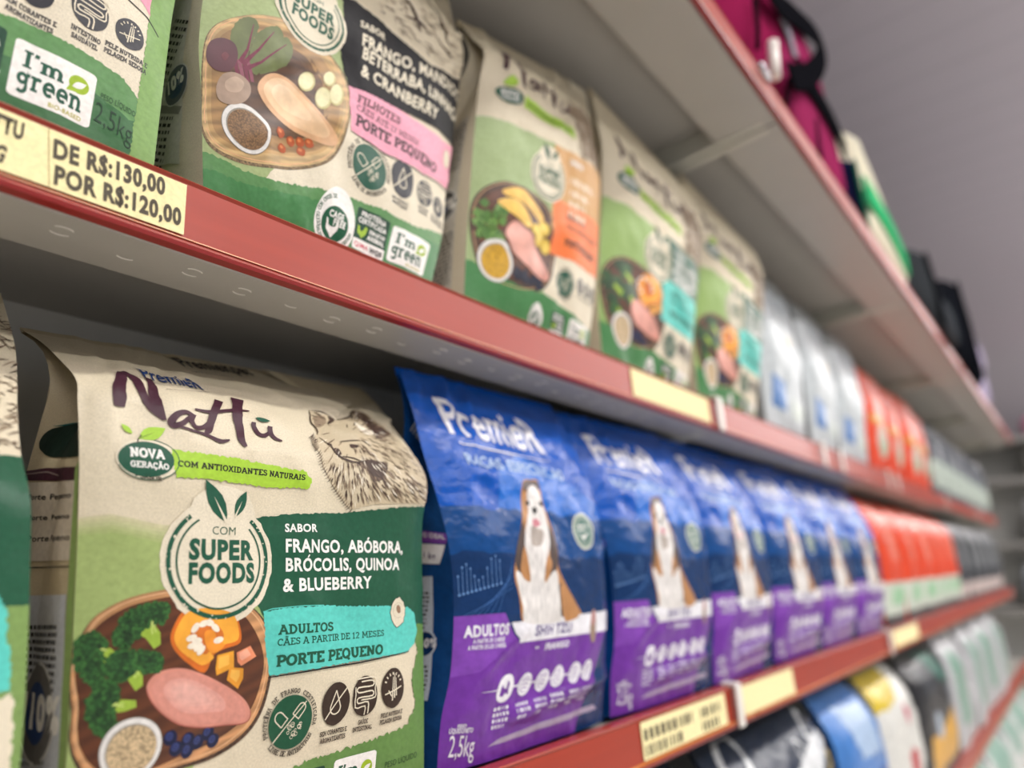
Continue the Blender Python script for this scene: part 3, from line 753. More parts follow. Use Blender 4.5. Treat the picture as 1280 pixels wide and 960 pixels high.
# ------------------------------------------------------------------ main bag (lower shelf, in focus)
main = Bag([(82, 960, 1.06), (88, 860, 1.06), (93, 760, 1.06), (98, 640, 1.065), (99, 560, 1.07), (97, 500, 1.09), (95, 474, 1.11), (75, 450, 1.18), (52, 428, 1.27), (30, 414, 1.34)],
           [(529, 960, 1.06), (529, 860, 1.06), (527, 740, 1.06), (527, 655, 1.055), (533, 618, 1.045), (530, 592, 1.06), (511, 560, 1.12), (492, 535, 1.17), (473, 508, 1.24), (455, 489, 1.30)],
           ZB, seed=3, bulge=.035, wr=.8, depth=.33, fold=.27,
           creases=[(.02, .62, .35, .66, .012, .010), (.05, .56, .4, .60, .015, -.007), (.12, .78, .55, .83, .012, .010), (.3, .92, .75, .95, .01, .010), (.6, .70, .99, .665, .012, -.016), (.7, .655, 1.0, .645, .008, .014),
                    (.02, .5, .12, .68, .012, .008), (.86, .36, .9, .05, .008, .006), (.05, .70, .3, .76, .01, -.006)])
p = main.front
E7 = lambda x, y: (120 + x / 2.909, 420 + y / 2.909)
E8 = lambda x, y: (60 + x / 2.667, 680 + y / 2.667)
m3 = lambda x, y: p.px(60 + x / 4.364, 740 + y / 4.364)
# colour fields
for k in range(9):
    d_ = 4.5 * k
    p.rag(p.pts([(70, 650 + d_), (140, 643 + d_), (200, 656 + d_), (260, 660 + d_), (345, 650 + d_), (340, 770), (300, 800), (250, 940), (190, 1060), (60, 1060)]), shade('#c9c49c', '#86a552', k / 8.), 1 + .1 * k, .02, .3, k)
p.rag(p.pts([(312, 648), (360, 643), (430, 641), (500, 634), (560, 626), (560, 775), (330, 775), (305, 720)]), mat('#24573f', .34), 3, .05, .14, 4)
p.rag(p.pts([(515, 772), (560, 768), (560, 1060), (320, 1060), (350, 968), (380, 952), (450, 930), (508, 906), (519, 880), (513, 850), (521, 815)]), mat('#628845', .36), 1, .12, .15, 5)
p.rag(p.pts([(328, 765), (360, 760), (404, 757), (508, 758), (517, 767), (520, 790), (516, 806), (508, 815), (450, 825), (336, 845), (331, 804)]), TEAL, 4, .05, .12, 6)
p.line(p.pts([(404, 756.5), (380, 757), (340, 761), (331, 764)]), .05, TEAL, 4)
p.line(p.pts([(334, 847), (400, 836), (450, 828), (510, 814)]), [.06, .1, .07, .1, .05], BLACK, 5)
# board with food
board(p, m3, [(112, 430), (140, 320), (185, 240), (260, 135), (400, 50), (560, 2), (720, -20), (900, -10), (1070, 65), (1150, 130), (1200, 230), (1212, 330), (1198, 470), (1150, 640), (1060, 770), (900, 880), (700, 950), (540, 1010), (380, 1040), (230, 1000), (150, 900), (125, 780), (135, 640)],
      [(150, 430), (185, 310), (270, 190), (410, 95), (570, 45), (720, 25), (900, 40), (1040, 110), (1110, 190), (1160, 300), (1170, 420), (1120, 600), (1040, 710), (900, 810), (700, 900), (540, 970), (380, 1000), (250, 950), (180, 850), (165, 740), (170, 600)])
broccoli(p, [(380, 270), (380, 210), (430, 130), (520, 80), (620, 75), (650, 100), (620, 160), (520, 190), (480, 240), (420, 300)], [(560, 150), (610, 220), (612, 285), (575, 310), (530, 250), (485, 230)], m3)
broccoli(p, [(165, 400), (160, 320), (190, 250), (260, 228), (300, 280), (280, 350), (290, 420), (270, 500), (210, 480)], [(280, 310), (340, 305), (368, 330), (330, 360), (300, 410), (270, 390)], m3)
broccoli(p, [(320, 430), (340, 360), (420, 325), (520, 330), (600, 350), (605, 410), (560, 430), (480, 410), (440, 450), (380, 480)], [(470, 400), (515, 440), (515, 510), (475, 540), (435, 480), (430, 440)], m3)
broccoli(p, [(225, 660), (235, 580), (300, 505), (350, 510), (380, 570), (340, 640), (360, 720), (300, 780), (250, 730)], [(350, 620), (400, 585), (478, 590), (480, 628), (420, 650), (360, 660)], m3)
OR1 = mat('#e8912c', .4, 'meat'); OR2 = mat('#f0a637', .4, 'meat'); OR3 = mat('#d06a1e', .4, 'meat')
p.poly([m3(*x) for x in closed([(665, 250), (690, 170), (740, 100), (830, 78), (930, 85), (1010, 110), (1045, 190), (1045, 275), (960, 310), (900, 345), (850, 440), (760, 390), (690, 320)], 4)], OR3, 5)
p.poly([m3(*x) for x in closed([(685, 245), (715, 165), (760, 110), (840, 88), (930, 95), (1005, 120), (1035, 195), (1030, 262), (950, 290), (890, 330), (900, 360), (840, 400), (770, 360), (710, 310)], 4)], OR2, 6)
p.poly([m3(*x) for x in closed([(770, 240), (810, 175), (870, 155), (930, 190), (955, 240), (930, 290), (880, 320), (850, 340), (790, 300)], 4)], mat('#cf6f24', .4, 'meat'), 7)
p.poly([m3(*x) for x in closed([(850, 220), (900, 210), (920, 260), (960, 290), (900, 335), (860, 300)], 4)], OR1, 8)
for x, y, a in ((800, 195, .9), (845, 172, .3), (875, 168, -.2), (908, 195, -.7), (780, 250, .3), (808, 265, 0), (785, 292, .2), (815, 300, .6), (830, 318, .8), (925, 262, .2)):
    p.ell(m3(x, y), .3, .17, mat('#f1e6d2', .4), 9, 12, a)
for q, col in (([(920, 345), (1010, 320), (1010, 410), (915, 455), (910, 420)], '#e09a2c'), ([(985, 410), (1062, 415), (1060, 470), (1030, 528), (970, 480)], '#dd932a'), ([(1025, 330), (1100, 292), (1132, 350), (1050, 402), (1030, 380)], '#df8a63')):
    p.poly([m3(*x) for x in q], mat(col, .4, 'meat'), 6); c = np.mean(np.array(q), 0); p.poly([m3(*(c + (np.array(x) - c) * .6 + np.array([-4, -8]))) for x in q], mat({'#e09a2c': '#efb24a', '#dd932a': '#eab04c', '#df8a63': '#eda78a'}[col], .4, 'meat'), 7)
CH = [(535, 530), (560, 470), (620, 430), (720, 415), (820, 440), (930, 490), (1040, 560), (1090, 620), (1098, 680), (1060, 715), (950, 725), (830, 738), (720, 725), (640, 680), (570, 610)]
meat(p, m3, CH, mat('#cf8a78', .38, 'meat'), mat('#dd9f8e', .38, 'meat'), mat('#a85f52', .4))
bowl(p, m3(455, 855), float(np.linalg.norm(np.array(m3(612, 850)) - np.array(m3(455, 855)))) * 1.0, mat('#d9bf95', .5, 'grain'))
for x, y in ((665, 795), (695, 853), (760, 805), (755, 865), (812, 815), (868, 768), (895, 808)):
    p.ell(m3(x, y), .36, .36, mat('#1c2140', .4), 6, 16); c = m3(x - 6, y - 8); p.ell(c, .2, .2, mat('#3a4478', .4), 7, 12); p.ring(c, .09, .03, mat('#141830', .4), 8, 0, 360, 8)
# round seal
c = p.px(275, 701); superfoods(p, c, float(np.linalg.norm(np.array(p.px(338.5, 692)) - np.array(c))))
# headings
B = lambda t: font(t, .032)
p.tpx(B('SABOR'), (355.5, 664.8), (396, 664.8), 9.4, WHITE, 5)
p.tpx(B('FRANGO, ABÓBORA,'), (356.5, 690), (502, 691), 14.4, WHITE, 5)
p.tpx(B('BRÓCOLIS, QUINOA'), (356.5, 714), (498, 712), 14.6, WHITE, 5)
p.tpx(B('& BLUEBERRY'), (353, 739.5), (464, 734.5), 14.6, WHITE, 5)
p.tpx(slab('ADULTOS', .19), (347, 793.6), (416, 788.7), 12, INKG, 6)
p.tpx(slab('CÃES A PARTIR DE 12 MESES', .14), (346, 807.5), (479, 795), 8.6, INKG, 6)
p.tpx(slab('PORTE PEQUENO', .22), (344, 833.7), (478, 817.5), 13.6, INKG, 6)
c = p.px(496.5, 765)
p.ell(c, .78, 1.0, mat('#2a2622', .4), 6, 26, 0, .07, 8); p.ell(c, .73, .95, KRAFT2, 7, 26, 0, .07, 8); p.ell((c[0] + .02, c[1] + .2), .2, .3, mat('#94755c', .5), 8, 12, .4, .1); p.ring((c[0], c[1] + .12), .5, .03, mat('#b9ab91', .5), 8, 30, 300, 20)
# brand word in brush script (variable width strokes), leaf accent
def brush(pts, wd, m=PLUM, z=5, raw=False):
    q = [p.px(*E7(*x)) for x in pts]; p.line(smooth(q, 6), [w_ * 1.5 for w_ in wd], m, z)
brush([(95, 135), (86, 180), (84, 225), (82, 258)], [.30, .42, .46, .34])
brush([(92, 132), (130, 150), (165, 200), (205, 262), (246, 306)], [.2, .36, .34, .34, .12])
brush([(190, 158), (205, 200), (220, 240), (247, 308)], [.3, .36, .32, .16])
brush([(350, 288), (325, 278), (296, 286), (275, 310), (285, 326), (315, 318), (345, 292), (352, 285)], [.12, .2, .24, .26, .26, .2, .16, .14])
brush([(352, 285), (345, 308), (358, 330), (375, 336), (395, 330), (420, 305)], [.26, .24, .2, .2, .18, .1])
brush([(445, 238), (432, 270), (418, 310), (408, 345), (395, 356)], [.3, .32, .3, .26, .1])
brush([(276, 322), (330, 338), (400, 362), (450, 384), (485, 380)], [.08, .1, .14, .2, .06])
brush([(358, 268), (420, 278), (500, 272), (556, 276)], [.08, .17, .17, .06])
brush([(512, 232), (514, 280), (520, 330), (528, 380), (545, 404)], [.46, .42, .38, .3, .1])
brush([(572, 315), (574, 335), (590, 358), (612, 364), (632, 350)], [.2, .22, .24, .2, .1])
brush([(632, 330), (634, 355), (650, 374), (676, 384)], [.2, .22, .2, .06])
leaf(p, p.px(*E7(632, 312)), p.px(*E7(578, 300)), .2, INKG, 5)
p.tpx(font('PremieR', .015), (181, 473), (255, 488.5), 9.0, NAVY, 4); p.line(p.pts([E7(255, 196), E7(410, 207)]), .035, PLUM, 4)
p.tpx(font('PremieRpet', .02), (229, 458.5), (318, 470), 8, mat('#2d211d', .45), 4); p.line(p.pts([(231, 461), (320, 473)]), .03, BROWN, 4)
p.micro(p.px(240, 465), p.px(322, 476), .18, 1, BROWN, 4, 9, .35, .5)
c = p.px(403.6, 485); p.ring(c, .95, .07, BROWN, 4, 180, 360, 20); p.ring(c, .78, .03, BROWN, 4, 190, 350, 20); p.text(font('110', .03), (c[0] - .45, c[1] - .35), (c[0] + .45, c[1] - .35), .75, BROWN, 4)
# NOVA GERACAO badge
c = p.px(184, 574); rx = np.linalg.norm(np.array(p.px(218, 577)) - np.array(c)); ry = np.linalg.norm(np.array(p.px(184, 553)) - np.array(c))
p.ell((c[0] + .08, c[1] + .02), rx * 1.1, ry * 1.16, KRAFT2, 4, 32); p.ring((c[0] + .1, c[1]), rx * 1.1, .05, INKG, 5, -160, 80, 30, ry * 1.15)
p.ell(c, rx * .98, ry, INKG, 5, 34)
p.tpx(slab('NOVA', .23), (162, 571), (206, 575), 11.5, WHITE, 6); p.tpx(slab('GERAÇÃO', .2), (163, 583.5), (211, 588), 7.6, WHITE, 6); p.tpx(slab('+ SABOR', .2), (169, 597), (202, 602), 5.8, BROWN, 5)
leaf(p, p.px(*E7(252, 338)), p.px(*E7(155, 375)), .26, LIME, 6, mat('#7fa22c', .4)); leaf(p, p.px(*E7(90, 321)), p.px(*E7(132, 357)), .22, LIME, 6); p.line(p.pts([E7(150, 392), E7(152, 378), E7(164, 362)]), .06, BROWN, 6)
p.rag(p.pts([E7(272, 412), E7(360, 425), E7(520, 448), E7(700, 485), E7(758, 491), E7(785, 528), E7(772, 555), E7(600, 548), E7(400, 520), E7(290, 516)]), LIME, 4, .07, .12, 3)
p.tpx(slab('COM ANTIOXIDANTES NATURAIS', .2), (222, 583.6), (381, 600.5), 7.6, BLACK, 5)
# dog sketch
dg = lambda x, y: p.px(360 + x / 5.645, 470 + y / 5.645)
DOG = [(148, 250), (240, 262), (330, 318), (430, 290), (460, 250), (560, 270), (650, 340), (760, 430), (850, 530), (940, 620), (1010, 740), (1030, 860), (960, 905), (600, 905), (440, 945), (380, 870), (310, 770), (250, 650), (215, 540), (165, 470), (200, 400), (160, 330)]
p.poly([dg(*x) for x in DOG], mat('#cbbb9c', .5, 'kraft'), 1.5)
S1 = mat('#46342c', .5); S2 = mat('#675343', .5); S3 = mat('#94816a', .5); S4 = mat('#efe6d2', .5)
def dpoly(q, m, z=2): p.rag([dg(*x) for x in closed(q, 4)], m, z, .05, .08, 7)
dpoly([(270, 340), (440, 312), (500, 380), (470, 450), (370, 470), (235, 425)], mat('#c6b799', .5, 'kraft'))
dpoly([(450, 258), (530, 262), (620, 340), (720, 410), (650, 445), (600, 420), (540, 340), (480, 290)], S2, 3)
dpoly([(520, 290), (600, 340), (690, 400), (630, 420), (580, 370)], S1, 4)
dpoly([(470, 330), (520, 360), (600, 400), (560, 420), (500, 380)], S4, 3)
dpoly([(275, 285), (330, 318), (275, 345), (285, 310)], S1, 3)
dpoly([(175, 290), (250, 285), (265, 340), (200, 365)], S3, 2)
dpoly([(480, 612), (560, 592), (640, 605), (700, 625), (690, 690), (640, 720), (580, 690), (520, 640)], S1, 4)
dpoly([(560, 660), (660, 690), (690, 730), (600, 740)], S2, 3)
dpoly([(315, 520), (350, 515), (378, 555), (350, 570)], S1, 5)
dpoly([(430, 485), (480, 488), (500, 505), (450, 512)], S1, 5); dpoly([(270, 475), (300, 482), (310, 498), (280, 492)], S1, 5)
dpoly([(400, 700), (480, 640), (560, 720), (560, 830), (470, 900), (400, 850), (350, 770)], mat('#cfc1a4', .5, 'kraft'), 2)
for q, wd in (([(148, 250), (155, 320), (200, 385), (200, 420)], .07), ([(148, 250), (240, 262), (330, 318)], .08), ([(330, 318), (380, 312), (440, 290), (460, 250), (500, 250)], .06), ([(215, 440), (300, 500), (360, 570), (470, 612), (560, 600)], .08), ([(360, 470), (440, 460), (520, 460)], .05), ([(380, 570), (460, 585), (520, 610)], .06)):
    p.line(smooth([dg(*x) for x in q], 4), [.04, wd * 2.2, .04], S1, 8)
rr = random.Random(11)
def inside(x, y, P):
    c = False; j = len(P) - 1
    for i in range(len(P)):
        if (P[i][1] > y) != (P[j][1] > y) and x < (P[j][0] - P[i][0]) * (y - P[i][1]) / (P[j][1] - P[i][1]) + P[i][0]: c = not c
        j = i
    return c
k = 0
while k < 620:
    x, y = rr.uniform(150, 1000), rr.uniform(250, 930)
    if not inside(x, y, DOG) or (230 < x < 500 and 330 < y < 600 and rr.random() < .85): continue
    k += 1
    dx, dy = x - 420, y - 430; l = math.hypot(dx, dy); dx /= l; dy /= l; dy += .35; dx += .25 * (x > 560); L = rr.uniform(25, 62)
    b = rr.uniform(-.3, .3)
    q = [(x, y), (x + dx * L * .5 - dy * b * 14, y + dy * L * .5 + dx * b * 14), (x + dx * L, y + dy * L)]
    if not inside(*q[2], DOG): continue
    p.line([dg(*t) for t in q], [.04, rr.uniform(.05, .12), .01], rr.choice([S1, S1, S2, S2, S3, S3, S4]), 5 if rr.random() < .5 else 6)
for i in range(34):
    t = i / 33; ed = smooth([(165, 420), (185, 480), (215, 540), (250, 650), (310, 770), (380, 870), (440, 945)], 6); x, y = ed[int(t * (len(ed) - 1))]
    p.line([dg(x + 14, y - 14), dg(x - 2, y + 8), dg(x - 18 - rr.uniform(0, 10), y + 20)], [.02, .055, .01], rr.choice([S1, S2]), 5)
# lower part
sc_ = p.px(362.7, 902); sr = float(np.linalg.norm(np.array(p.px(389, 897)) - np.array(sc_))); seal(p, sc_, sr, mat('#1d5238', .4), mat('#3a322b', .5))
for (x, y, rx_, kd, ls) in ((418.7, 879.4, 17.5, 'drop', ('SEM CORANTES E', 'AROMATIZANTES')), (456.5, 869.5, 14.5, 'gut', ('SAÚDE', 'INTESTINAL')), (491, 859.6, 13, 'fur', ('PELE NUTRIDA E', 'PELAGEM SEDOSA'))):
    c = p.px(x, y); a = abs(p.px(x + rx_, y)[0] - c[0]); icon(p, c, a, a * 1.13, kd, mat('#38291f', .45), ls, .27)
a = np.array(p.px(417, 954)); b = np.array(p.px(470, 939)); wc = float(b[0] - a[0]); green_card(p, (a[0], a[1] - wc * .74), wc, wc * .78)
p.tpx(font('PESO LÍQUIDO', .01), (480, 960), (520, 946), 7, mat('#3c5a33', .4), 4); c = p.px(480, 960); p.text(font('2,5kg', .0), (c[0], c[1] - 1.9), (c[0] + 2.6, c[1] - 1.9), 1.5, mat('#3c5a33', .4), 4)
egg(p, (c[0] - 9.3, max(1.4, c[1] - 2.2)), 1.1); cert(p, (c[0] - 7.6, max(.3, c[1] - 3.2)), 2.6, 2.5)
# left gusset
g = main.gl
g.poly(g.pts([(22, 588), (60, 585), (102, 583), (102, 600), (60, 601), (22, 600)]), PLUM, 1); g.line(g.pts([(30, 593), (60, 590), (75, 595)]), .08, mat('#8b7a78', .5), 2)
g.poly(closed(g.pts([(50, 560), (54, 545), (75, 534), (104, 526), (104, 566), (75, 572), (60, 570)]), 4), mat('#12261d', .5), 1); g.poly(g.pts([(66, 533), (100, 508), (104, 528), (80, 533)]), mat('#1f6a62', .5), 2)
g.tpx(font('Porte Pequeno', .02), (36, 625), (90, 622), 6.2, BLACK, 2); g.tpx(font('Porte Pequeno', .02), (36, 650), (88, 648), 6.2, BLACK, 2); g.tpx(font('Porte Pequeno', .02), (36, 677), (88, 675), 6.2, BLACK, 2)
g.poly(g.pts([(20, 603), (99, 600), (96, 700), (20, 702)]), mat('#d2c8b8', .5), 1); g.line(g.pts([(20, 710), (88, 708)]), .06, BLACK, 2)
g.poly(g.pts([(18, 745), (84, 743), (76, 960), (60, 1040), (10, 1040)]), mat('#c6cbd2', .45), 1)
g.micro(g.px(26, 782), g.px(73, 781), .36, 12, BLACK, 3, 3, .6, .55)
c = g.px(46.6, 891); r_ = abs(g.px(68, 890)[0] - c[0]) * 1.05
g.ell(c, r_, r_, mat('#d9d9d6', .4), 3, 30); g.ell(c, r_ * .93, r_ * .93, mat('#6d6c6a', .4), 4, 30); g.ell(c, r_ * .6, r_ * .6, NAVY, 5, 24); g.text(font('110%', .06), (c[0] - r_ * .85, c[1] - r_ * .27), (c[0] + r_ * 1.25, c[1] - r_ * .27), r_ * .6, WHITE, 6)
g.poly(g.pts([(28, 921), (62, 919), (58, 945), (24, 948)]), mat('#8b8c90', .45), 2); g.micro(g.px(22, 952), g.px(56, 950), .36, 8, BLACK, 3, 4, .6, .55)
g.poly([(g.W * .93, 0), (g.W, 0), (g.W, g.H * .57), (g.W * .93, g.H * .56)], LGREEN, 2)
main.build('pet_food_bag', KRAFT, KRAFTD, 'large kraft dog food bag with dog sketch and pumpkin board, front of lower shelf', 'bag', seal=KRAFTD)
# ------------------------------------------------------------------ puppy bag (middle shelf)
GB = mat('#d3c9b2', .5)
def gusset_print(g, y0=.12, badge=True, tone='#cfcabf'):
    """grey text column with a round badge, on the half of a side gusset next to the front"""
    a = g.W * .42; b = g.W * .86
    g.poly([(a, .3), (b, .3), (b, g.H * .62), (a, g.H * .62)], mat(tone, .45), 1)
    g.micro((a + .2, g.H * .6), (b - .2, g.H * .6), .42, 13, BLACK, 3, 3, .6, .5)
    g.micro((a + .2, g.H * .25), (b - .2, g.H * .25), .42, 14, BLACK, 3, 4, .6, .5)
    if badge:
        c = ((a + b) / 2, g.H * .34); r = (b - a) * .52
        g.ell(c, r, r, mat('#d9d9d6', .4), 3, 28); g.ell(c, r * .92, r * .92, mat('#6d6c6a', .4), 4, 28); g.ell(c, r * .62, r * .62, NAVY, 5, 24)
        g.text(font('110%', .06), (c[0] - r * .85, c[1] - r * .25), (c[0] + r * .95, c[1] - r * .25), r * .55, WHITE, 6)
pup = Bag([(255, 240, 1.05), (252, 130, 1.04), (250, 30, 1.03), ('w', .50, 1.02, 1.3), ('w', .53, 1.06, 1.48), ('w', .55, 1.12, 1.62)],
          [(539, 352, 1.05), (552, 293, 1.045), (557, 236, 1.04), (565, 178, 1.035), (574, 100, 1.02), (579, 64, 1.02), (569, 37, 1.06), (561, 2, 1.11)],
          ZA, seed=12, bulge=.035, wr=.9, depth=.3, fold=.12,
          creases=[(.05, .12, .5, .2, .02, .008), (.1, .24, .35, .16, .012, -.007), (.75, .62, 1., .70, .015, .014), (.8, .55, 1., .58, .01, .01), (.5, .8, .95, .86, .02, .012), (.85, .3, .99, .1, .012, .008)])
p = pup.front
E2 = lambda x, y: (220 + x / 3.2, y / 3.2)
E3 = lambda x, y: (360 + x / 4.173, 140 + y / 4.173)
q2 = lambda x, y: p.px(*E2(x, y))
W_, H_ = p.W, p.H
p.rag([(-1, -1), (W_ * .66, -1), (W_ * .62, H_ * .55), (-1, H_ * .58)], mat('#a2b27c', .4), 1, .1, .2, 2)
p.rag(p.pts([(438, 110), (590, 220), (575, 380), (540, 395), (300, 300), (330, 225)]), KRAFT2, 2, .06, .2, 2)
p.rag(p.pts([(200, 180), (262, 192), (300, 212), (340, 226), (400, 236), (440, 248), (480, 262), (520, 284), (570, 300), (570, 420), (200, 300)]), mat('#5f8f58', .34), 2.4, .08, .14, 3)
p.rag(p.pts([(200, 205), (262, 212), (310, 232), (370, 244), (440, 264), (500, 290), (570, 318), (570, 420), (200, 300)]), BGREEN, 2.8, .1, .2, 3)
p.rag(p.pts([(428, -6), (440, 0), (470, 22), (500, 49), (537, 81), (567, 98), (585, 105), (566, 185), (520, 147), (436, 110), (425, 60)]), mat('#1e1d20', .5, 'ink', 0., .15), 4, .05, .14, 4)
p.rag(p.pts([(435.6, 108), (470, 122), (501, 139), (551, 175), (572, 190), (562, 242), (525, 215), (485.6, 194), (438, 163)]), PINK, 5, .05, .12, 6)
p.line(p.pts([(438, 164), (485, 195.5), (525, 217), (562, 245)]), [.05, .1, .07, .1], BLACK, 6)
M2 = q2
board(p, M2, [(105, 500), (106, 380), (108, 260), (125, 150), (180, 90), (300, 62), (420, 75), (520, 120), (600, 205), (670, 310), (692, 430), (660, 560), (600, 640), (480, 668), (380, 660), (260, 640), (150, 585)],
      [(125, 480), (125, 350), (130, 230), (170, 130), (300, 85), (430, 110), (530, 160), (600, 240), (655, 330), (668, 440), (640, 540), (580, 610), (470, 625), (350, 612), (230, 600), (150, 550)], mat('#b8945f', .4, 'wood'), mat('#c8a873', .4, 'wood'), mat('#7d6746', .5, 'bark'), ('#b08a56', '#553823'))
BEET = mat('#5a3038', .4, 'meat')
for q in ([(215, 160), (240, 90), (300, 70), (330, 110), (300, 180), (270, 260), (235, 270)], [(290, 240), (320, 140), (400, 105), (430, 160), (380, 220), (320, 300)], [(330, 290), (370, 190), (440, 150), (465, 200), (440, 260), (370, 290)]):
    p.rag([M2(*x) for x in closed(q, 4)], mat('#66703f', .4, 'meat'), 6, .04, .15, 3)
for q in ([(255, 250), (285, 200), (310, 100)], [(265, 260), (330, 200), (390, 130)], [(270, 280), (340, 250), (440, 180)]): p.line([M2(*x) for x in q], [.3, .16, .05], mat('#7a3a4c', .4), 7)
for x0 in range(4): p.line([M2(235 + 16 * x0, 240), M2(250 + 18 * x0, 330)], .28, mat(['#7a3a4c', '#8f5563'][x0 % 2], .4), 7)
p.poly([M2(*x) for x in closed([(120, 210), (140, 165), (190, 155), (235, 180), (245, 235), (215, 285), (165, 285), (128, 255)], 4)], BEET, 8); p.poly([M2(*x) for x in closed([(180, 225), (195, 210), (210, 225), (195, 245)], 4)], mat('#7a4a50', .4), 9)
p.poly([M2(*x) for x in closed([(160, 350), (185, 300), (235, 292), (285, 325), (297, 370), (270, 410), (215, 420), (170, 400)], 4)], mat('#a78f7c', .45, 'meat'), 9); p.poly([M2(*x) for x in closed([(195, 330), (235, 308), (270, 335), (250, 370), (205, 365)], 4)], mat('#bda48f', .45, 'meat'), 10)
CP = [(325, 360), (345, 310), (390, 293), (450, 320), (520, 390), (590, 470), (640, 540), (642, 575), (610, 585), (540, 560), (450, 515), (370, 440)]
c0 = np.mean(np.array(CP), 0)
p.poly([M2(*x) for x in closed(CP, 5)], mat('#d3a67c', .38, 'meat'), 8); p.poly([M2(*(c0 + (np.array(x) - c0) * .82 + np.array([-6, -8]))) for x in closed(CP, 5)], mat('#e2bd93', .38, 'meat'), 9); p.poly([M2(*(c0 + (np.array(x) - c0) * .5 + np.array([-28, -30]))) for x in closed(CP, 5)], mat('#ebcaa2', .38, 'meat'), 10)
for x, y, a, b in ((520, 328, 34, 40), (587, 395, 34, 45), (640, 382, 28, 44), (612, 318, 24, 30)):
    p.poly([M2(x + a * math.cos(t), y + b * math.sin(t)) for t in np.linspace(0, 6.0, 18)], mat('#c9bf86', .4), 8); p.poly([M2(x - 3 + a * .86 * math.cos(t), y - 3 + b * .86 * math.sin(t)) for t in np.linspace(0, 6.0, 18)], mat('#e6dfb2', .4), 9)
bowl(p, M2(285, 513), float(np.linalg.norm(np.array(M2(285, 425)) - np.array(M2(285, 513)))), mat('#8d6a45', .5, 'grain'))
for x, y in ((415, 530), (455, 567), (420, 595), (492, 570), (497, 608), (530, 575)):
    c = M2(x, y); p.ell(c, .36, .34, mat('#b2542a', .4), 8, 14, 0, .08, x); p.ell((c[0] - .07, c[1] + .08), .16, .13, mat('#d9824c', .4), 9, 10)
c = p.px(390, 18.5); superfoods(p, c, float(np.linalg.norm(np.array(p.px(434, 42)) - np.array(c))) * .97)
p.tpx(B('SABOR'), (450, 33), (480.5, 51.5), 8, KRAFT2, 6); p.tpx(B('FRANGO, MANDIOCA,'), (452, 56), (577, 137), 14, KRAFT2, 6)
p.tpx(B('BETERRABA, LINHAÇA'), (452, 72.5), (570, 157), 14, KRAFT2, 6); p.tpx(B('& CRANBERRY'), (450, 94), (545.5, 150), 13.5, KRAFT2, 6)
p.tpx(slab('FILHOTES', .18), (445.6, 127.5), (499, 156.5), 10.5, mat('#5a3d44', .45), 7); p.tpx(slab('CÃES ATÉ 12 MESES', .13), (445, 137.5), (521.6, 183), 8, mat('#5a3d44', .45), 7); p.tpx(slab('PORTE PEQUENO', .22), (443, 156), (543.5, 217.5), 13, mat('#4a333a', .45), 7)
c = p.px(557, 199); p.ell(c, .62, .95, mat('#8b7f6a', .4), 6, 22, 0, .05, 3); p.ell(c, .57, .9, KRAFT2, 7, 22, 0, .05, 3)
c = q2(775, 670); r_ = float(np.linalg.norm(np.array(q2(838, 685)) - np.array(c))); seal(p, c, r_, mat('#2c5a48', .4), mat('#3a352e', .5))
for x, y, rx_, kd, ls in ((905, 718, 42, 'drop', ('SEM CORANTES E', 'AROMATIZANTES')), (992, 775, 31, 'gut', ('INTESTINO', 'SAUDÁVEL')), (1045, 830, 18, 'fur', ('PELE NUTRIDA E', 'PELAGEM SEDOSA'))):
    c = q2(x, y); a = max(.75, abs(q2(x + rx_, y + rx_ * .45)[0] - c[0])); icon(p, c, a, a * 1.13, kd, CHAR, ls, .25)
c = p.px(*E3(250, 555)); egg(p, c, abs(p.px(*E3(345, 590))[0] - c[0]) * 1.02)
a = np.array(p.px(*E3(328, 705))); b = np.array(p.px(*E3(490, 772))); t = np.array(p.px(*E3(392, 505))); cert(p, a, float(b[0] - a[0]), float(t[1] - a[1]))
a = np.array(p.px(*E3(508, 772))); b = np.array(p.px(*E3(700, 850))); t = np.array(p.px(*E3(563, 597))); green_card(p, a, float(b[0] - a[0]), float(t[1] - a[1]))
# dog drawing above the dark band
rr = random.Random(4)
for i in range(220):
    x, y = rr.uniform(468, 575), rr.uniform(-45, 92)
    if y > (x - 440) * .78 - 8: continue
    L = rr.uniform(6, 16); a = rr.uniform(.4, 1.3); c1 = p.px(x, y); c2 = p.px(x + L * math.cos(a), y + L * math.sin(a)); c3 = p.px(x + L * .5 * math.cos(a) + 2, y + L * .5 * math.sin(a))
    if math.hypot(c2[0] - c1[0], c2[1] - c1[1]) > 2.5: continue
    p.line([c1, c3, c2], [.03, .09, .02], rr.choice([S1, S2, S3, S3, S2]), 3)
for q in ([(500, -10), (512, 5), (520, 22), (526, 40)], [(505, 20), (520, 26), (534, 40)], [(530, -5), (545, 15), (556, 40), (564, 60)], [(545, 45), (556, 62), (566, 74)]): p.line(smooth(p.pts(q), 4), [.06, .2, .3, .08], S1, 4)
g = pup.gl
g.poly(g.pts([(217, 0), (241, 0), (225, 205), (190, 205)]), mat('#d6d3ca', .45), 1)
g.micro(g.px(221, 24), g.px(238, 26), .44, 11, BLACK, 3, 3, .6, .5)
c = g.px(221, 107); r_ = abs(g.px(237, 108)[0] - c[0])
g.ell(c, r_, r_, mat('#d9d9d6', .4), 3, 30); g.ell(c, r_ * .93, r_ * .93, mat('#5d646a', .4), 4, 30); g.ell((c[0], c[1]), r_ * .62, r_ * .62, mat('#2c4a66', .4), 5, 24); g.text(font('110%', .06), (c[0] - r_ * 1.1, c[1] - r_ * .1), (c[0] + r_ * .65, c[1] - r_ * .1), r_ * .62, WHITE, 6)
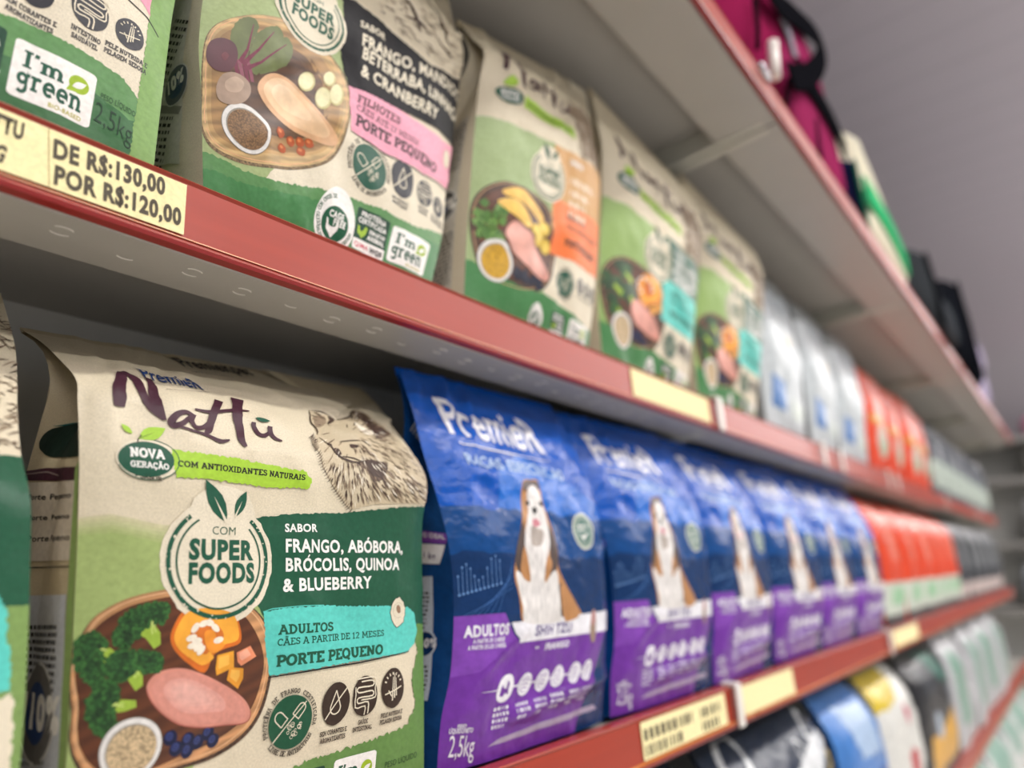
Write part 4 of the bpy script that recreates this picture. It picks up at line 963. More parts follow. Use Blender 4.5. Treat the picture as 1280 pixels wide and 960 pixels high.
g.poly(g.pts([(203, 132), (228, 133), (224, 143), (200, 142)]), mat('#8f8d86', .45), 2); g.micro(g.px(203, 146), g.px(218, 146), .44, 9, BLACK, 3, 4, .6, .5)
pup.build('pet_food_bag', KRAFT, KRAFT2, 'kraft puppy food bag with dark panel, pink band and beetroot board, on middle shelf', 'bag', seal=KRAFTD)

# ------------------------------------------------------------------ bag at the left end of the middle shelf
lf = Bag([('w', -.13, 1.05, .65), ('w', -.13, 1.04, 1.1), ('w', -.12, 1.04, 1.35), ('w', -.1, 1.12, 1.62)], [(192, 204, 1.05), (203, 110, 1.045), (213, 30, 1.04), (218, 0, 1.035), ('w', .46, 1.03, 1.3), ('w', .45, 1.12, 1.62)], ZA, seed=21, bulge=.03, wr=.6, depth=.2, pinch=.16)
p = lf.front
p.rag(p.pts([(-130, -120), (205, -60), (195, 230), (-130, 160)]), KRAFT2, 1, .05, .2, 1)
p.rag(p.pts([(150, -60), (168, -8), (182, 10), (198, 45), (215, 60), (215, -60)]), PINK, 3, .04, .15, 2); p.line(p.pts([(160, 0), (183, 22), (197, 47)]), .08, BLACK, 4)
p.rag(p.pts([(-130, -10), (0, 17), (30, 27), (62, 42), (85, 54), (107, 66), (130, 82), (152, 97), (172, 124), (182, 128), (185, 110), (215, 60), (215, 230), (-130, 150)]), mat('#5f8f55', .34), 2, .05, .12, 5)
p.rag(p.pts([(-130, 60), (0, 66), (40, 84), (110, 110), (160, 150), (200, 160), (200, 230), (-130, 150)]), mat('#3c6d41', .34), 2.5, .05, .25, 5)
p.rag([(p.W * .93, 0), (p.W + 1, 0), (p.W + 1, p.H), (p.W * .93, p.H)], mat('#7fa55c', .34), 3, .06, .12, 6)
p.rag(p.pts([(196, 60), (200, 62), (196, 95), (190, 96)]), KRAFT2, 3.5, .08, .1, 6)
a = np.array(p.px(6, 116)); b = np.array(p.px(108, 157)); t = np.array(p.px(24, 48)); green_card(p, a, float(b[0] - a[0]) * 1.03, float(t[1] - a[1]) * 1.0)
c = (a[0] - 3.1, a[1] + .3); cert(p, c, 2.7, 3.0)
p.tpx(font('2,5kg', -.01), (116, 150), (163, 181), 25, mat('#23402c', .4), 6); p.tpx(font('PESO LÍQUIDO', .0), (125, 123), (168, 147), 7, mat('#2f5236', .4), 6)
for x, y, rx_, kd, ls in ((45, -15, 24, 'drop', ('SEM CORANTES E', 'AROMATIZANTES')), (113, 13, 23, 'gut', ('INTESTINO', 'SAUDÁVEL')), (162, 43.5, 17.5, 'fur', ('PELE NUTRIDA E', 'PELAGEM SEDOSA'))):
    c = p.px(x, y); k = abs(p.px(x + rx_, y + rx_ * .45)[0] - c[0]); icon(p, c, k, k * 1.13, kd, CHAR, ls, .3)
lf.build('pet_food_bag', KRAFT, LGREEN, 'green bottomed kraft bag with large white bio-based card, left end of middle shelf', 'bag', seal=KRAFTD)

# ------------------------------------------------------------------ bag at the left end of the lower shelf
lb = Bag([('w', -.27, 1.06, -.338), ('w', -.27, 1.05, .1), ('w', -.27, 1.12, .3), ('w', -.25, 1.28, .44)], [(24, 958, 1.06), (34, 800, 1.06), (37, 690, 1.055), (37, 625, 1.05), (27, 575, 1.07), (22, 520, 1.1), (21, 460, 1.16), (17, 425, 1.2), (3, 373, 1.28)], ZB, seed=31, bulge=.03, wr=.7, depth=.3, fold=.1)
p = lb.front
def lfield(right, m, z, amp, sd):
    q = p.pts(right); p.rag([(-.5, q[0][1])] + q + [(-.5, q[-1][1])], m, z, amp, .12, sd)
lfield([(-10, 568), (30, 572), (36, 600), (37, 690), (36, 756), (0, 758)], mat('#24573f', .34), 2, .03, 4)
lfield([(0, 752), (36, 752), (34, 850), (24, 957), (22, 1000)], mat('#7d9a58', .36), 1.5, .03, 5)
lfield([(-4, 744), (8, 765), (8, 800), (13, 830), (12, 864), (2, 866)], TEAL, 3, .08, 6)
lfield([(2, 872), (11, 868), (16, 885), (13, 930), (9, 985)], KRAFT2, 3.5, .1, 7)
rr = random.Random(9)
for i in range(170):
    x, y = rr.uniform(-60, 20), rr.uniform(395, 560); L = rr.uniform(8, 22); a = rr.uniform(-.5, .9)
    c1, c2 = p.px(x, y), p.px(x + L * math.cos(a), y + L * math.sin(a)); 
    if math.hypot(c2[0] - c1[0], c2[1] - c1[1]) < 3: p.line([c1, ((c1[0] + c2[0]) / 2, (c1[1] + c2[1]) / 2 + .05), c2], [.03, .09, .02], rr.choice([S1, S2, S3, S2]), 3)
lb.build('pet_food_bag', KRAFT, KRAFTD, 'dark green and kraft bag cut off at the left edge of the lower shelf', 'bag', seal=KRAFTD)

# ------------------------------------------------------------------ adult bags of the middle shelf
def compact(p, pxf, cols, foods):
    """the same layout on the smaller-looking bags: pxf gives measured photo points"""
    W, H = p.W, p.H; u = lambda a, b: (a * W, b * H)
    light, box, band, wood = cols
    p.rag([u(-.05, -.05), u(.6, -.05), u(.58, .60), u(-.05, .60)], light, 1, .1, .3, 2)
    p.rag([u(.55, .3), u(1.05, .3), u(1.05, -.05), u(.5, -.05), u(.5, .2)], KRAFT2, 2, .05, .3, 2)
    p.rag([u(.50, .60), u(1.05, .60), u(1.05, .30), u(.5, .30)], box, 3, .04, .2, 3)
    p.rag([u(.52, .425), u(1.05, .425), u(1.05, .25), u(.52, .25)], band, 4, .04, .2, 4)
    p.rag([u(-.05, -.05), u(1.05, -.05), u(1.05, .075), u(.8, .095), u(.5, .12), u(.3, .11), u(-.05, .15)], BGREEN, 3.2, .08, .2, 5)
    bd = lambda x, y: u(.0 + .56 * x, .10 + .31 * y)
    board(p, bd, [(.02, .5), (.06, .8), (.25, .97), (.5, 1.), (.78, .95), (.97, .75), (1, .45), (.9, .15), (.65, .02), (.35, 0), (.12, .12)], [(.07, .5), (.12, .78), (.28, .91), (.5, .94), (.75, .88), (.91, .7), (.94, .45), (.84, .2), (.62, .1), (.36, .09), (.16, .2)], wood)
    foods(p, bd)
    superfoods(p, u(.46, .485), W * .135)
    L = [.52, .53, .5, .46]
    for i, t in enumerate(cols_text[id(foods)]):
        y = [.56, .515, .475, .435][i]; p.text(B(t), u(.63, y), u(.63 + (.12 if i == 0 else [0, .3, .31, .25][i]), y), [.6, .95, .95, .95][i], WHITE, 6)
    p.text(slab('ADULTOS', .19), u(.62, .375), u(.80, .375), .75, INKG if band is TEAL else BROWN, 6); p.text(slab('CÃES A PARTIR DE 12 MESES', .14), u(.62, .345), u(.93, .345), .5, INKG if band is TEAL else BROWN, 6); p.text(slab('PORTE PEQUENO', .22), u(.62, .29), u(.93, .29), .8, INKG if band is TEAL else BROWN, 6)
    seal(p, u(.66, .175), W * .065, mat('#2c5a48', .4), mat('#3a352e', .5))
    for i, kd in enumerate(('drop', 'gut', 'fur')): icon(p, u(.80 + .078 * i, .19), W * .034, W * .042, kd, CHAR, ('SEM CORANTES',), .2)
    egg(p, u(.47, .05), W * .05); cert(p, u(.59, .01), W * .12, W * .12); green_card(p, u(.75, .0), W * .19, W * .14)
    # head: badge, lime banner, brand script, dog
    c = u(.17, .70); p.ell(c, W * .085, W * .05, INKG, 4, 26); p.text(slab('NOVA', .23), (c[0] - W * .05, c[1]), (c[0] + W * .05, c[1]), W * .03, WHITE, 5); p.text(slab('GERAÇÃO', .2), (c[0] - W * .055, c[1] - W * .028), (c[0] + W * .055, c[1] - W * .028), W * .02, WHITE, 5)
    leaf(p, u(.23, .775), u(.13, .74), .28, LIME, 5)
    p.rag([u(.27, .725), u(.66, .69), u(.68, .655), u(.27, .68)], LIME, 4, .05, .15, 3); p.text(slab('COM ANTIOXIDANTES NATURAIS', .2), u(.29, .695), u(.64, .665), .45, BLACK, 5)
    for q, wd in (([(.13, .88), (.14, .84), (.12, .79)], .5), ([(.13, .88), (.22, .83), (.3, .77)], .45), ([(.26, .87), (.29, .77)], .45), ([(.4, .82), (.35, .82), (.34, .79), (.38, .79), (.4, .82), (.42, .785)], .4), ([(.47, .85), (.45, .77)], .45), ([(.54, .85), (.55, .76)], .5), ([(.42, .825), (.58, .815)], .25), ([(.6, .8), (.61, .765), (.65, .77), (.66, .795), (.68, .765)], .35)):
        p.line(smooth([u(*x) for x in q], 4), wd, PLUM, 5)
    rr = random.Random(3)
    p.rag([u(.68, .78), u(.72, .86), u(.8, .84), u(.88, .87), u(1.0, .8), u(1.0, .61), u(.75, .61)], S3, 2, .1, .2, 3)
    for i in range(120):
        x, y = rr.uniform(.7, .98), rr.uniform(.61, .85); p.line([u(x, y), u(x + .03, y - .035)], [.1, .16, .03], rr.choice([S1, S2, S4, S3]), 3)
def foods_orange(p, b):
    K = mat('#5f8f3c', .4, 'floret'); rr = random.Random(4)
    for i in range(26): x, y = rr.uniform(.06, .32), rr.uniform(.38, .74); p.ell(b(x, y), .5, .5, mat(['#6f9f46', '#5a8a38', '#82ae58'][i % 3], .4, 'floret'), 6, 9, 0, .25, i)
    for q, cl in (([(.28, .9), (.5, .97), (.78, .82), (.76, .73), (.5, .84), (.3, .84)], '#e8b64a'), ([(.24, .78), (.45, .84), (.62, .7), (.6, .62), (.42, .68), (.26, .72)], '#eec058')): p.poly([b(*x) for x in closed(q, 4)], mat(cl, .4, 'meat'), 7)
    for x, y in ((.7, .62), (.8, .68), (.86, .52), (.74, .56)): p.ell(b(x, y), .8, .8, mat('#d9b43c', .4), 7, 16); p.ell(b(x, y), .55, .55, mat('#ecd066', .4), 8, 14)
    q = [(.34, .5), (.42, .63), (.56, .6), (.8, .4), (.93, .24), (.86, .18), (.6, .26), (.4, .38)]; p.poly([b(*x) for x in closed(q, 4)], mat('#d89888', .4, 'meat'), 8); p.poly([b(.06 + .86 * x[0], .06 + .86 * x[1]) for x in closed(q, 4)], mat('#e6ad9e', .4, 'meat'), 9)
    for i in range(16): x, y = rr.uniform(.5, .84), rr.uniform(.1, .2); p.ell(b(x, y), .42, .42, mat('#2a2c3c', .4), 8, 12)
    bowl(p, b(.28, .2), 2.1, mat('#e0ad22', .5, 'grain'))
def foods_teal(p, b):
    rr = random.Random(6)
    for cx, cy in ((.3, .82), (.15, .62), (.36, .56), (.2, .36)):
        for i in range(9): p.ell(b(cx + rr.uniform(-.09, .09), cy + rr.uniform(-.08, .08)), .75, .7, mat(['#2d5a2a', '#37682f', '#244a22'][i % 3], .4, 'floret'), 6, 10, 0, .2, i)
        p.poly([b(cx + .02, cy), b(cx + .13, cy - .06), b(cx + .1, cy - .13), b(cx + .0, cy - .05)], mat('#9cba45', .4), 7)
    p.poly([b(*x) for x in closed([(.52, .75), (.6, .92), (.78, .95), (.9, .84), (.9, .66), (.74, .6), (.66, .5), (.55, .6)], 4)], OR1, 6); p.poly([b(*x) for x in closed([(.56, .75), (.63, .88), (.78, .91), (.86, .82), (.84, .7), (.72, .64), (.64, .56), (.58, .64)], 4)], OR2, 7)
    p.ell(b(.68, .76), 1.1, .9, OR3, 8, 14); 
    for i in range(8): p.ell(b(.63 + .12 * math.cos(i * .6), .77 + .1 * math.sin(i * .6)), .28, .18, WHITE, 9, 8, i)
    for q in ([(.74, .58), (.82, .6), (.82, .5), (.73, .46)], [(.84, .64), (.93, .66), (.92, .56), (.85, .54)]): p.poly([b(*x) for x in q], mat('#e09a2c', .4, 'meat'), 7)
    q = [(.4, .42), (.46, .54), (.62, .55), (.82, .42), (.95, .28), (.9, .2), (.66, .22), (.46, .3)]; p.poly([b(*x) for x in closed(q, 4)], mat('#cf8a78', .4, 'meat'), 8); p.poly([b(.08 + .84 * x[0], .06 + .84 * x[1]) for x in closed(q, 4)], mat('#df9f90', .4, 'meat'), 9)
    for i in range(8): p.ell(b(.5 + .05 * (i % 5), .12 + .05 * (i // 5)), .4, .4, mat('#1f2446', .4), 8, 12)
    bowl(p, b(.3, .12), 2.0, mat('#d9bf95', .5, 'grain'))
cols_text = {id(foods_orange): ('SABOR', 'FRANGO, MANDIOCA,', 'CÚRCUMA, QUINOA', '& KALE'), id(foods_teal): ('SABOR', 'FRANGO, ABÓBORA,', 'BRÓCOLIS, QUINOA', '& BLUEBERRY')}
cols_text[id(foods_orange)] = ('SABOR',)
ob = Bag([(580, 365, 1.05), (583, 300, 1.04), (590, 200, 1.02), (598, 110, 1.0), (605, 66, .99), (590, 48, 1.03), (575, 30, 1.06)], [(735, 435, 1.05), (743, 360, 1.015), (748, 270, .985), (749, 220, .965), (741, 177, .98), (732, 116, 1.02)], ZA, ns=30, nt=44, seed=41, bulge=.035, wr=.9, depth=.3, fold=.1,
         creases=[(.1, .2, .5, .14, .02, .01), (.0, .78, .6, .9, .03, .012), (.4, .74, 1., .82, .02, .01)])
compact(ob.front, None, (mat('#9fb27e', .4), TAN, ORANGE, WOODD), foods_orange); gusset_print(ob.gl)
pp = ob.front; r0 = random.Random(2)
for y in (.52, .48, .445, .41): pp.micro((pp.W * .64, pp.H * y), (pp.W * .92, pp.H * y), .95, 1, mat('#ecd9bd', .4), 6, int(y * 100), .5, .8)
ob.build('pet_food_bag', KRAFT, KRAFT2, 'kraft dog food bag with orange band and yellow bowl, third on the middle shelf', 'bag', seal=KRAFTD)
t1 = Bag([(751, 429, 1.05), (748, 367, 1.04), (753, 204, 1.0), (746, 150, .995), (739, 116, 1.0)], [(859, 487, 1.05), (871, 367, .97), (876, 300, .945), (875, 271, .935), (868, 252, .95)], ZA, ns=30, nt=44, seed=51, bulge=.035, wr=.9, depth=.3, fold=.1)
compact(t1.front, None, (mat('#93b067', .4), mat('#2a5d47', .36), TEAL, WOODD), foods_teal); gusset_print(t1.gl)
t1.build('pet_food_bag', KRAFT, KRAFT2, 'kraft dog food bag with turquoise band beside the orange banded bag', 'bag', 'turquoise banded bags on the middle shelf', seal=KRAFTD)
clone(t1.root, .70, 'kraft dog food bag with turquoise band, the one nearer the white bags', 'turquoise banded bags on the middle shelf')

# ------------------------------------------------------------------ blue bags
BL = mat('#0b54b6', .26, 'film'); BL2 = mat('#114684', .26, 'film'); BL3 = mat('#123463', .26, 'film'); BLH = mat('#1f68c4', .26, 'film'); PUR = mat('#70359c', .28, 'film'); PUR2 = mat('#8147ae', .28, 'film'); WF = mat('#ecebf0', .3, 'film')
b1 = Bag([(545, 955, 1.06), (551, 900, 1.055), (563, 840, 1.05), (567, 760, 1.05), (562, 690, 1.05), (548, 628, 1.07), (530, 570, 1.10), (515, 512, 1.13), (500, 468, 1.16)],
         [(752, 884, 1.06), (755, 840, 1.05), (757, 780, 1.04), (755, 720, 1.04), (749, 650, 1.045), (741, 612, 1.06), (727, 578, 1.09), (706, 538, 1.13), (690, 514, 1.16)], ZB, ns=40, nt=56, seed=63, bulge=.04, wr=.9, depth=.3, fold=.13,
         creases=[(.05, .7, .3, .5, .03, .014), (.1, .62, .45, .66, .015, .01), (.02, .85, .2, .55, .02, .01), (.5, .62, .98, .7, .02, .008), (.2, .08, .95, .06, .012, .016), (.1, .2, .3, .12, .01, .008), (.8, .45, 1, .3, .02, .008)])
p = b1.front; E1 = lambda x, y: (480 + x / 3.556, 450 + y / 3.556); E2b = lambda x, y: (500 + x / 3.556, 690 + y / 3.556); E7b = lambda x, y: p.px(600 + x / 4.8, 600 + y / 4.8)
W, H = p.W, p.H; u = lambda a, b: (a * W, b * H)
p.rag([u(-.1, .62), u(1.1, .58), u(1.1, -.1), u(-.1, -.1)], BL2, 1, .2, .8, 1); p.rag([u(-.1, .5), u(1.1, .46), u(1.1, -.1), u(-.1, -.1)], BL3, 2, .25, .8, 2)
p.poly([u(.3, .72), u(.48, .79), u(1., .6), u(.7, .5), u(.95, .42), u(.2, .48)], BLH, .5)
DN = mat('#6f9ad0', .3, 'film')
for i in range(11):
    x = 572 + 5.2 * i; y = 744 - 1.5 * i; h = 26 + 14 * math.sin(i * .9)
    p.line(p.pts([(x, y - h * .9), (x + 1, y - h * .3), (x + 2, y)]), .035, DN, 3); p.ell(p.px(x + 2, y), .11, .11, DN, 3, 10); p.ell(p.px(x, y - h * .9), .08, .08, DN, 3, 10)
for i in range(6): p.line(p.pts([(575 + 9 * i, 772), (640, 735 - 7 * i)]), .03, mat('#4a78b8', .3, 'film'), 3)
# dog
WH = mat('#e4e0dc', .45, 'fur'); TN = mat('#b98350', .45, 'fur'); DK = mat('#4b3a34', .45, 'fur'); GY = mat('#a89c92', .45, 'fur')
dgp = lambda q, m, z: p.poly([E7b(*x) for x in closed(q, 4)], m, z)
dgp([(255, 10), (300, 0), (345, 10), (375, 140), (410, 240), (440, 330), (465, 430), (470, 530), (520, 640), (575, 740), (612, 820), (560, 850), (300, 860), (250, 850), (232, 700), (205, 590), (208, 480), (235, 330), (250, 230), (243, 120)], TN, 4)
dgp([(208, 470), (240, 300), (262, 260), (268, 420), (250, 560), (225, 540)], DK, 5); dgp([(395, 260), (440, 340), (465, 450), (455, 540), (420, 590), (415, 420)], DK, 5); dgp([(262, 10), (340, 12), (350, 60), (300, 40), (262, 70)], DK, 5)
dgp([(280, 60), (330, 40), (370, 150), (400, 260), (415, 380), (400, 480), (380, 620), (300, 600), (270, 460), (268, 320), (285, 190)], WH, 6)
dgp([(215, 545), (290, 600), (380, 610), (450, 540), (470, 640), (480, 800), (470, 850), (275, 860), (255, 760), (235, 680)], WH, 6)
dgp([(262, 400), (285, 480), (300, 600), (270, 600), (240, 540)], TN, 7); dgp([(400, 460), (430, 500), (410, 580), (385, 610)], TN, 7)
dgp([(305, 280), (340, 290), (375, 310), (370, 380), (340, 400), (305, 380)], GY, 7); dgp([(310, 170), (328, 165), (338, 185), (325, 205), (312, 195)], BLACK, 8); dgp([(312, 240), (335, 235), (358, 262), (340, 282), (315, 275)], mat('#c9808a', .4), 8)
dgp([(272, 130), (290, 128), (292, 150), (275, 152)], BLACK, 8); dgp([(352, 130), (370, 140), (368, 160), (352, 152)], BLACK, 8)
dgp([(480, 640), (520, 660), (590, 800), (545, 840), (500, 830)], TN, 6); dgp([(470, 640), (500, 650), (520, 830), (480, 850)], DK, 5)
# round badge
c = p.px(729, 664); p.ell(c, 1.75, 1.75, mat('#c9cdc0', .3), 4, 30); p.ell(c, 1.45, 1.45, mat('#5d7f76', .3), 5, 30); p.ring(c, 1.2, .08, mat('#c9cdc0', .3), 6); p.poly([(c[0] - .7, c[1] - .3), (c[0] - .1, c[1] - .9), (c[0] + .8, c[1] - .1), (c[0] - .1, c[1] - .45)], WHITE, 6); p.micro((c[0] - .8, c[1] + .6), (c[0] + .8, c[1] + .6), .4, 2, WHITE, 6, 2, .5, .6)
# brand and heading
p.tpx(font('PremieR', .018), (562, 541), (682, 567), 31, WF, 5, False); p.line(p.pts([(573, 553), (630, 566), (688, 577)]), [.1, .16, .05], WF, 5)
p.tpx(font('RAÇAS ESPECÍFICAS', .03), (585, 580), (704, 601), 10.5, mat('#a9c0e2', .3), 5, False)
# purple field
p.poly(p.pts([(540, 771), (566, 771), (631, 766), (636, 778), (648, 803), (700, 795), (800, 780), (800, 1000), (500, 1040)]), PUR, 3)
p.poly(p.pts([(540, 771), (566, 771), (631, 766), (636, 778), (645, 797), (600, 840), (540, 850)]), PUR2, 4)
p.poly(p.pts([(639, 778), (700, 771), (757, 762), (757, 787), (700, 796), (649, 803)]), WF, 5)
p.tpx(font('SHIH TZU', .03), (668, 794.5), (713, 789.5), 11.5, mat('#5b4a86', .4), 6); p.tpx(font('ADULTOS', .045), (579, 797), (635, 792), 13, WF, 6)
p.tpx(font('A PARTIR DE 12 MESES', .03), (590.6, 804.8), (630, 801), 5, WF, 6); p.tpx(font('A PARTIR DE LOS 12 MESES', .03), (584, 812.8), (632, 808.5), 5, WF, 6); p.tpx(font('FRANGO', .04), (680, 812), (710, 807.5), 7, WF, 6); p.micro(p.px(669, 808), p.px(678, 807), .3, 1, WF, 6, 3, .5, .6)
c = p.px(740, 782); p.ell(c, .62, 1.5, mat('#9a8270', .4), 7, 20, 0, .06, 3); p.ell((c[0], c[1] + .7), .5, .7, mat('#b98a86', .4), 8, 16)
p.line(p.pts([(602, 866), (622, 862.5), (630, 861)]), [.03, .12], WF, 5); p.line(p.pts([(630, 860), (655, 855), (697, 845), (735, 837)]), .13, WF, 5)
rr = random.Random(3)
for i, (x, y) in enumerate(((630.8, 860), (655, 855), (676.6, 850), (696.9, 844.7), (717.4, 840.4), (733, 837))):
    c = p.px(x, y); r_ = 1.05 if i == 0 else .88; p.ell(c, r_, r_, WF, 6, 26); mk = PUR
    if i == 0: p.poly([(c[0] + r_ * a, c[1] + r_ * b) for a, b in ((-.5, -.5), (-.5, .1), (-.3, .3), (-.2, .05), (.1, -.05), (.15, .55), (.4, .3), (.35, -.1), (.5, -.5), (.1, -.35), (-.1, -.6))], mk, 7)
    else:
        for k in range(3): p.line([(c[0] - .45 * r_, c[1] + (k - 1) * .35 * r_), (c[0], c[1] + (k - .7) * .35 * r_), (c[0] + .45 * r_, c[1] + (k - 1) * .35 * r_)], .07, mk, 7)
        p.ring(c, r_ * .7, .05, mk, 7, 20 * i, 300, 18)
    p.micro((c[0] - .8, c[1] - 1.35), (c[0] + .8, c[1] - 1.35), .42, 3 if i else 4, WF, 6, i + 2, .4, .6)
p.tpx(font('2,5kg', .0), (559, 946.5), (591, 944.5), 25, WF, 6); p.tpx(font('LÍQUIDO/NETO', .03), (560.5, 917), (590, 915), 5.5, WF, 6); p.tpx(font('PESO', .03), (571, 910), (582, 909), 4, WF, 6)
p.poly(p.pts([(608, 934), (680, 909), (744.6, 885), (740, 880), (680, 901), (625, 922)]), mat('#a99cb4', .3, 'film'), 5)  # pale strip: highlight along the bottom fold crease, painted in the colour
# gusset print
g = b1.gl
g.poly(g.pts([(522, 662.5), (561, 667), (558, 680), (522, 677)]), PUR2, 2); g.poly(g.pts([(522, 679), (557, 681), (550, 705), (522, 704)]), WF, 2); g.tpx(font('O IDEAL', .04), (529, 671), (557, 674), 5.5, WF, 3); g.tpx(font('1 kg', .02), (530, 697), (545, 699), 7.5, mat('#4c3a6a', .4), 3)
g.poly(g.pts([(524, 721), (541, 720), (535, 876), (520, 876)]), mat('#c9d2df', .3), 2); g.micro(g.px(527, 740), g.px(538, 740), .32, 13, BLACK, 3, 2, .6, .5); g.micro(g.px(527, 832), g.px(536, 832), .32, 8, BLACK, 3, 3, .6, .5)
c = g.px(531, 805); r_ = 1.0; g.ell(c, r_, r_, mat('#c9d2df', .3), 3, 24); g.ell(c, r_ * .85, r_ * .85, BL3, 4, 24); g.tpx(font('110%', .06), (518, 809), (546, 809), 10, WF, 5)
g.tpx(font('PremieR', .03), (514, 535), (534, 560), 12, WF, 3, False)
bw = 'tall blue dog food bag with purple base'
b1.build('pet_food_bag', BL, BL2, bw + ', first in the row, beside the pumpkin bag', 'bag', 'blue bags with purple base on the lower shelf', seal=BL)
for i, (dx, rz, t) in enumerate(((.655, -.03, 'second of the blue row'), (1.27, .03, 'third of the blue row'), (1.91, -.03, 'fourth of the blue row'), (2.54, .0, 'fifth of the blue row'), (3.18, 0, 'last of the row beside red bags'))):
    clone(b1.root, dx, bw + ', ' + t, 'blue bags with purple base on the lower shelf', .0, rz)

# ------------------------------------------------------------------ farther stock
def plain(x0, x1, zb, h, y=1.05, top=.10, seed=1, depth=.3, lean=.06, bulge=.05, wr=1.2):
    L = [('w', x0, y, zb), ('w', x0 - .01, y - .01, zb + h * .4), ('w', x0, y, zb + h * .75), ('w', x0 + top * .3, y + lean, zb + h * .92), ('w', x0 + top, y + lean * 2, zb + h)]
    R = [('w', x1, y, zb), ('w', x1 + .01, y - .01, zb + h * .4), ('w', x1, y, zb + h * .75), ('w', x1 - top * .3, y + lean, zb + h * .92), ('w', x1 - top, y + lean * 2, zb + h)]
    return Bag(L, R, zb, ns=16, nt=24, seed=seed, bulge=bulge, wr=wr, depth=depth, fold=.08)
FW = mat('#c3cacd', .3, 'film'); FG = mat('#8c9091', .3, 'film'); FO = mat('#dd4a2a', .3, 'film'); FO2 = mat('#e87f6a', .3, 'film'); FB = mat('#5f86bd', .3, 'film'); FD = mat('#3a3d42', .35, 'film'); FDG = mat('#777a7c', .35, 'film')
def uvf(p): return lambda a, b: (a * p.W, b * p.H)
# white bags
wb = plain(3.27, 3.87, ZA, .985, seed=71, top=.12); p = wb.front; u = uvf(p)
p.rag([u(-.1, .68), u(1.1, .72), u(1.1, 1.1), u(-.1, 1.1)], FG, 1, .3, .8, 1); p.rag([u(.1, .12), u(.35, .1), u(.38, .24), u(.12, .26)], FB, 2, .2, .5, 2); p.rag([u(.5, .08), u(.8, .08), u(.8, .16), u(.5, .18)], mat('#cfd8d0', .3, 'film'), 2, .2, .4, 3)
p.ell(u(.5, .46), 1.4, 1.2, mat('#b8ad98', .3), 2, 18, 0, .1, 2); p.ring(u(.5, .46), 3.2, .25, mat('#c3cbd4', .3), 2); p.micro(u(.2, .68), u(.8, .68), 1.0, 3, mat('#aab4bd', .3), 2, 5, .5, .6)
wb.build('pet_food_bag', FW, FG, 'white film bag next to the turquoise banded bags, under grey wrap', 'bag', 'white bags on the middle shelf', seal=FG)
clone(wb.root, .66, 'middle one of the three white film bags on the middle shelf', 'white bags on the middle shelf', 0, .04); clone(wb.root, 1.33, 'white film bag touching the orange bags on the middle shelf', 'white bags on the middle shelf', 0, -.03)
# orange bags, two rows
orb = plain(5.32, 5.88, ZA, .88, seed=81, top=.08); p = orb.front; u = uvf(p)
p.rag([u(.32, .95), u(.68, .95), u(.72, .4), u(.3, .4)], FO2, 1, .3, .8, 1); p.ell(u(.5, .25), 5.5, 4.5, mat('#d8d3c4', .3, 'film'), 2, 24); p.ell(u(.55, .2), 2.6, 2, mat('#8cc0a0', .3, 'film'), 3, 18); p.rag([u(.1, .44), u(.5, .4), u(.5, .34), u(.1, .38)], mat('#c9a040', .3, 'film'), 3, .1, .4, 1)
orb.build('pet_food_bag', FO, FO, 'orange film bag beside the white bags on the middle shelf', 'bag', 'orange bags on the middle shelf', seal=FO)
for i, t in enumerate(('second of the orange bags on the middle shelf', 'third of the orange bags on the middle shelf', 'last orange bag before the grey ones, middle shelf')): clone(orb.root, .62 * (i + 1), 'orange film bag, ' + t, 'orange bags on the middle shelf', .01 * (-1) ** i, .04 * (-1) ** i)
ol = plain(4.90, 5.45, ZB, .80, seed=91, top=.06); p = ol.front; u = uvf(p)
p.rag([u(.3, .95), u(.66, .95), u(.7, .45), u(.3, .45)], FO2, 1, .3, .8, 1); p.rag([u(-.1, .3), u(1.1, .3), u(1.1, .06), u(-.1, .06)], mat('#cfd8ca', .3, 'film'), 2, .2, .5, 3); p.rag([u(.2, .26), u(.8, .26), u(.8, .14), u(.2, .14)], mat('#9fd0a6', .3, 'film'), 3, .2, .5, 4); p.rag([u(-.1, .07), u(1.1, .07), u(1.1, -.1), u(-.1, -.1)], FD, 3, .1, .5, 3)
ol.build('pet_food_bag', FO, FO, 'red orange bag beside the last blue bag on the lower shelf', 'bag', 'red orange bags on the lower shelf', seal=FO)
for i, t in enumerate(('second', 'third', 'fourth', 'farthest')): clone(ol.root, .62 * (i + 1), t + ' red orange bag after the blue row on the lower shelf', 'red orange bags on the lower shelf', 0, .04 * (-1) ** i)
# grey and dark bags
gb = plain(7.95, 8.5, ZA, .85, seed=101, top=.1); p = gb.front; u = uvf(p)
p.rag([u(-.1, .4), u(1.1, .36), u(1.1, .1), u(-.1, .1)], mat('#b4c0b6', .3, 'film'), 1, .3, .8, 1); p.rag([u(.3, .9), u(.5, .9), u(.6, .4), u(.4, .4)], FDG, 1, .2, .8, 2)
gb.build('pet_food_bag', mat('#5b6068', .3, 'film'), FDG, 'grey bag just past the orange ones on the middle shelf', 'bag', 'grey bags on the middle shelf')
for i, t in enumerate(('second', 'third', 'fourth', 'fifth', 'sixth', 'seventh')): clone(gb.root, .66 * (i + 1), t + ' grey bag past the orange ones on the middle shelf', 'grey bags on the middle shelf', 0, .05 * (-1) ** i)
db = plain(8.1, 8.7, ZB, .8, seed=111, top=.1); p = db.front; u = uvf(p)
p.rag([u(.2, .9), u(.6, .9), u(.6, .35), u(.2, .35)], FDG, 1, .3, .8, 1); p.rag([u(-.1, .2), u(1.1, .2), u(1.1, .05), u(-.1, .05)], mat('#c9b9b4', .3, 'film'), 2, .2, .5, 3)
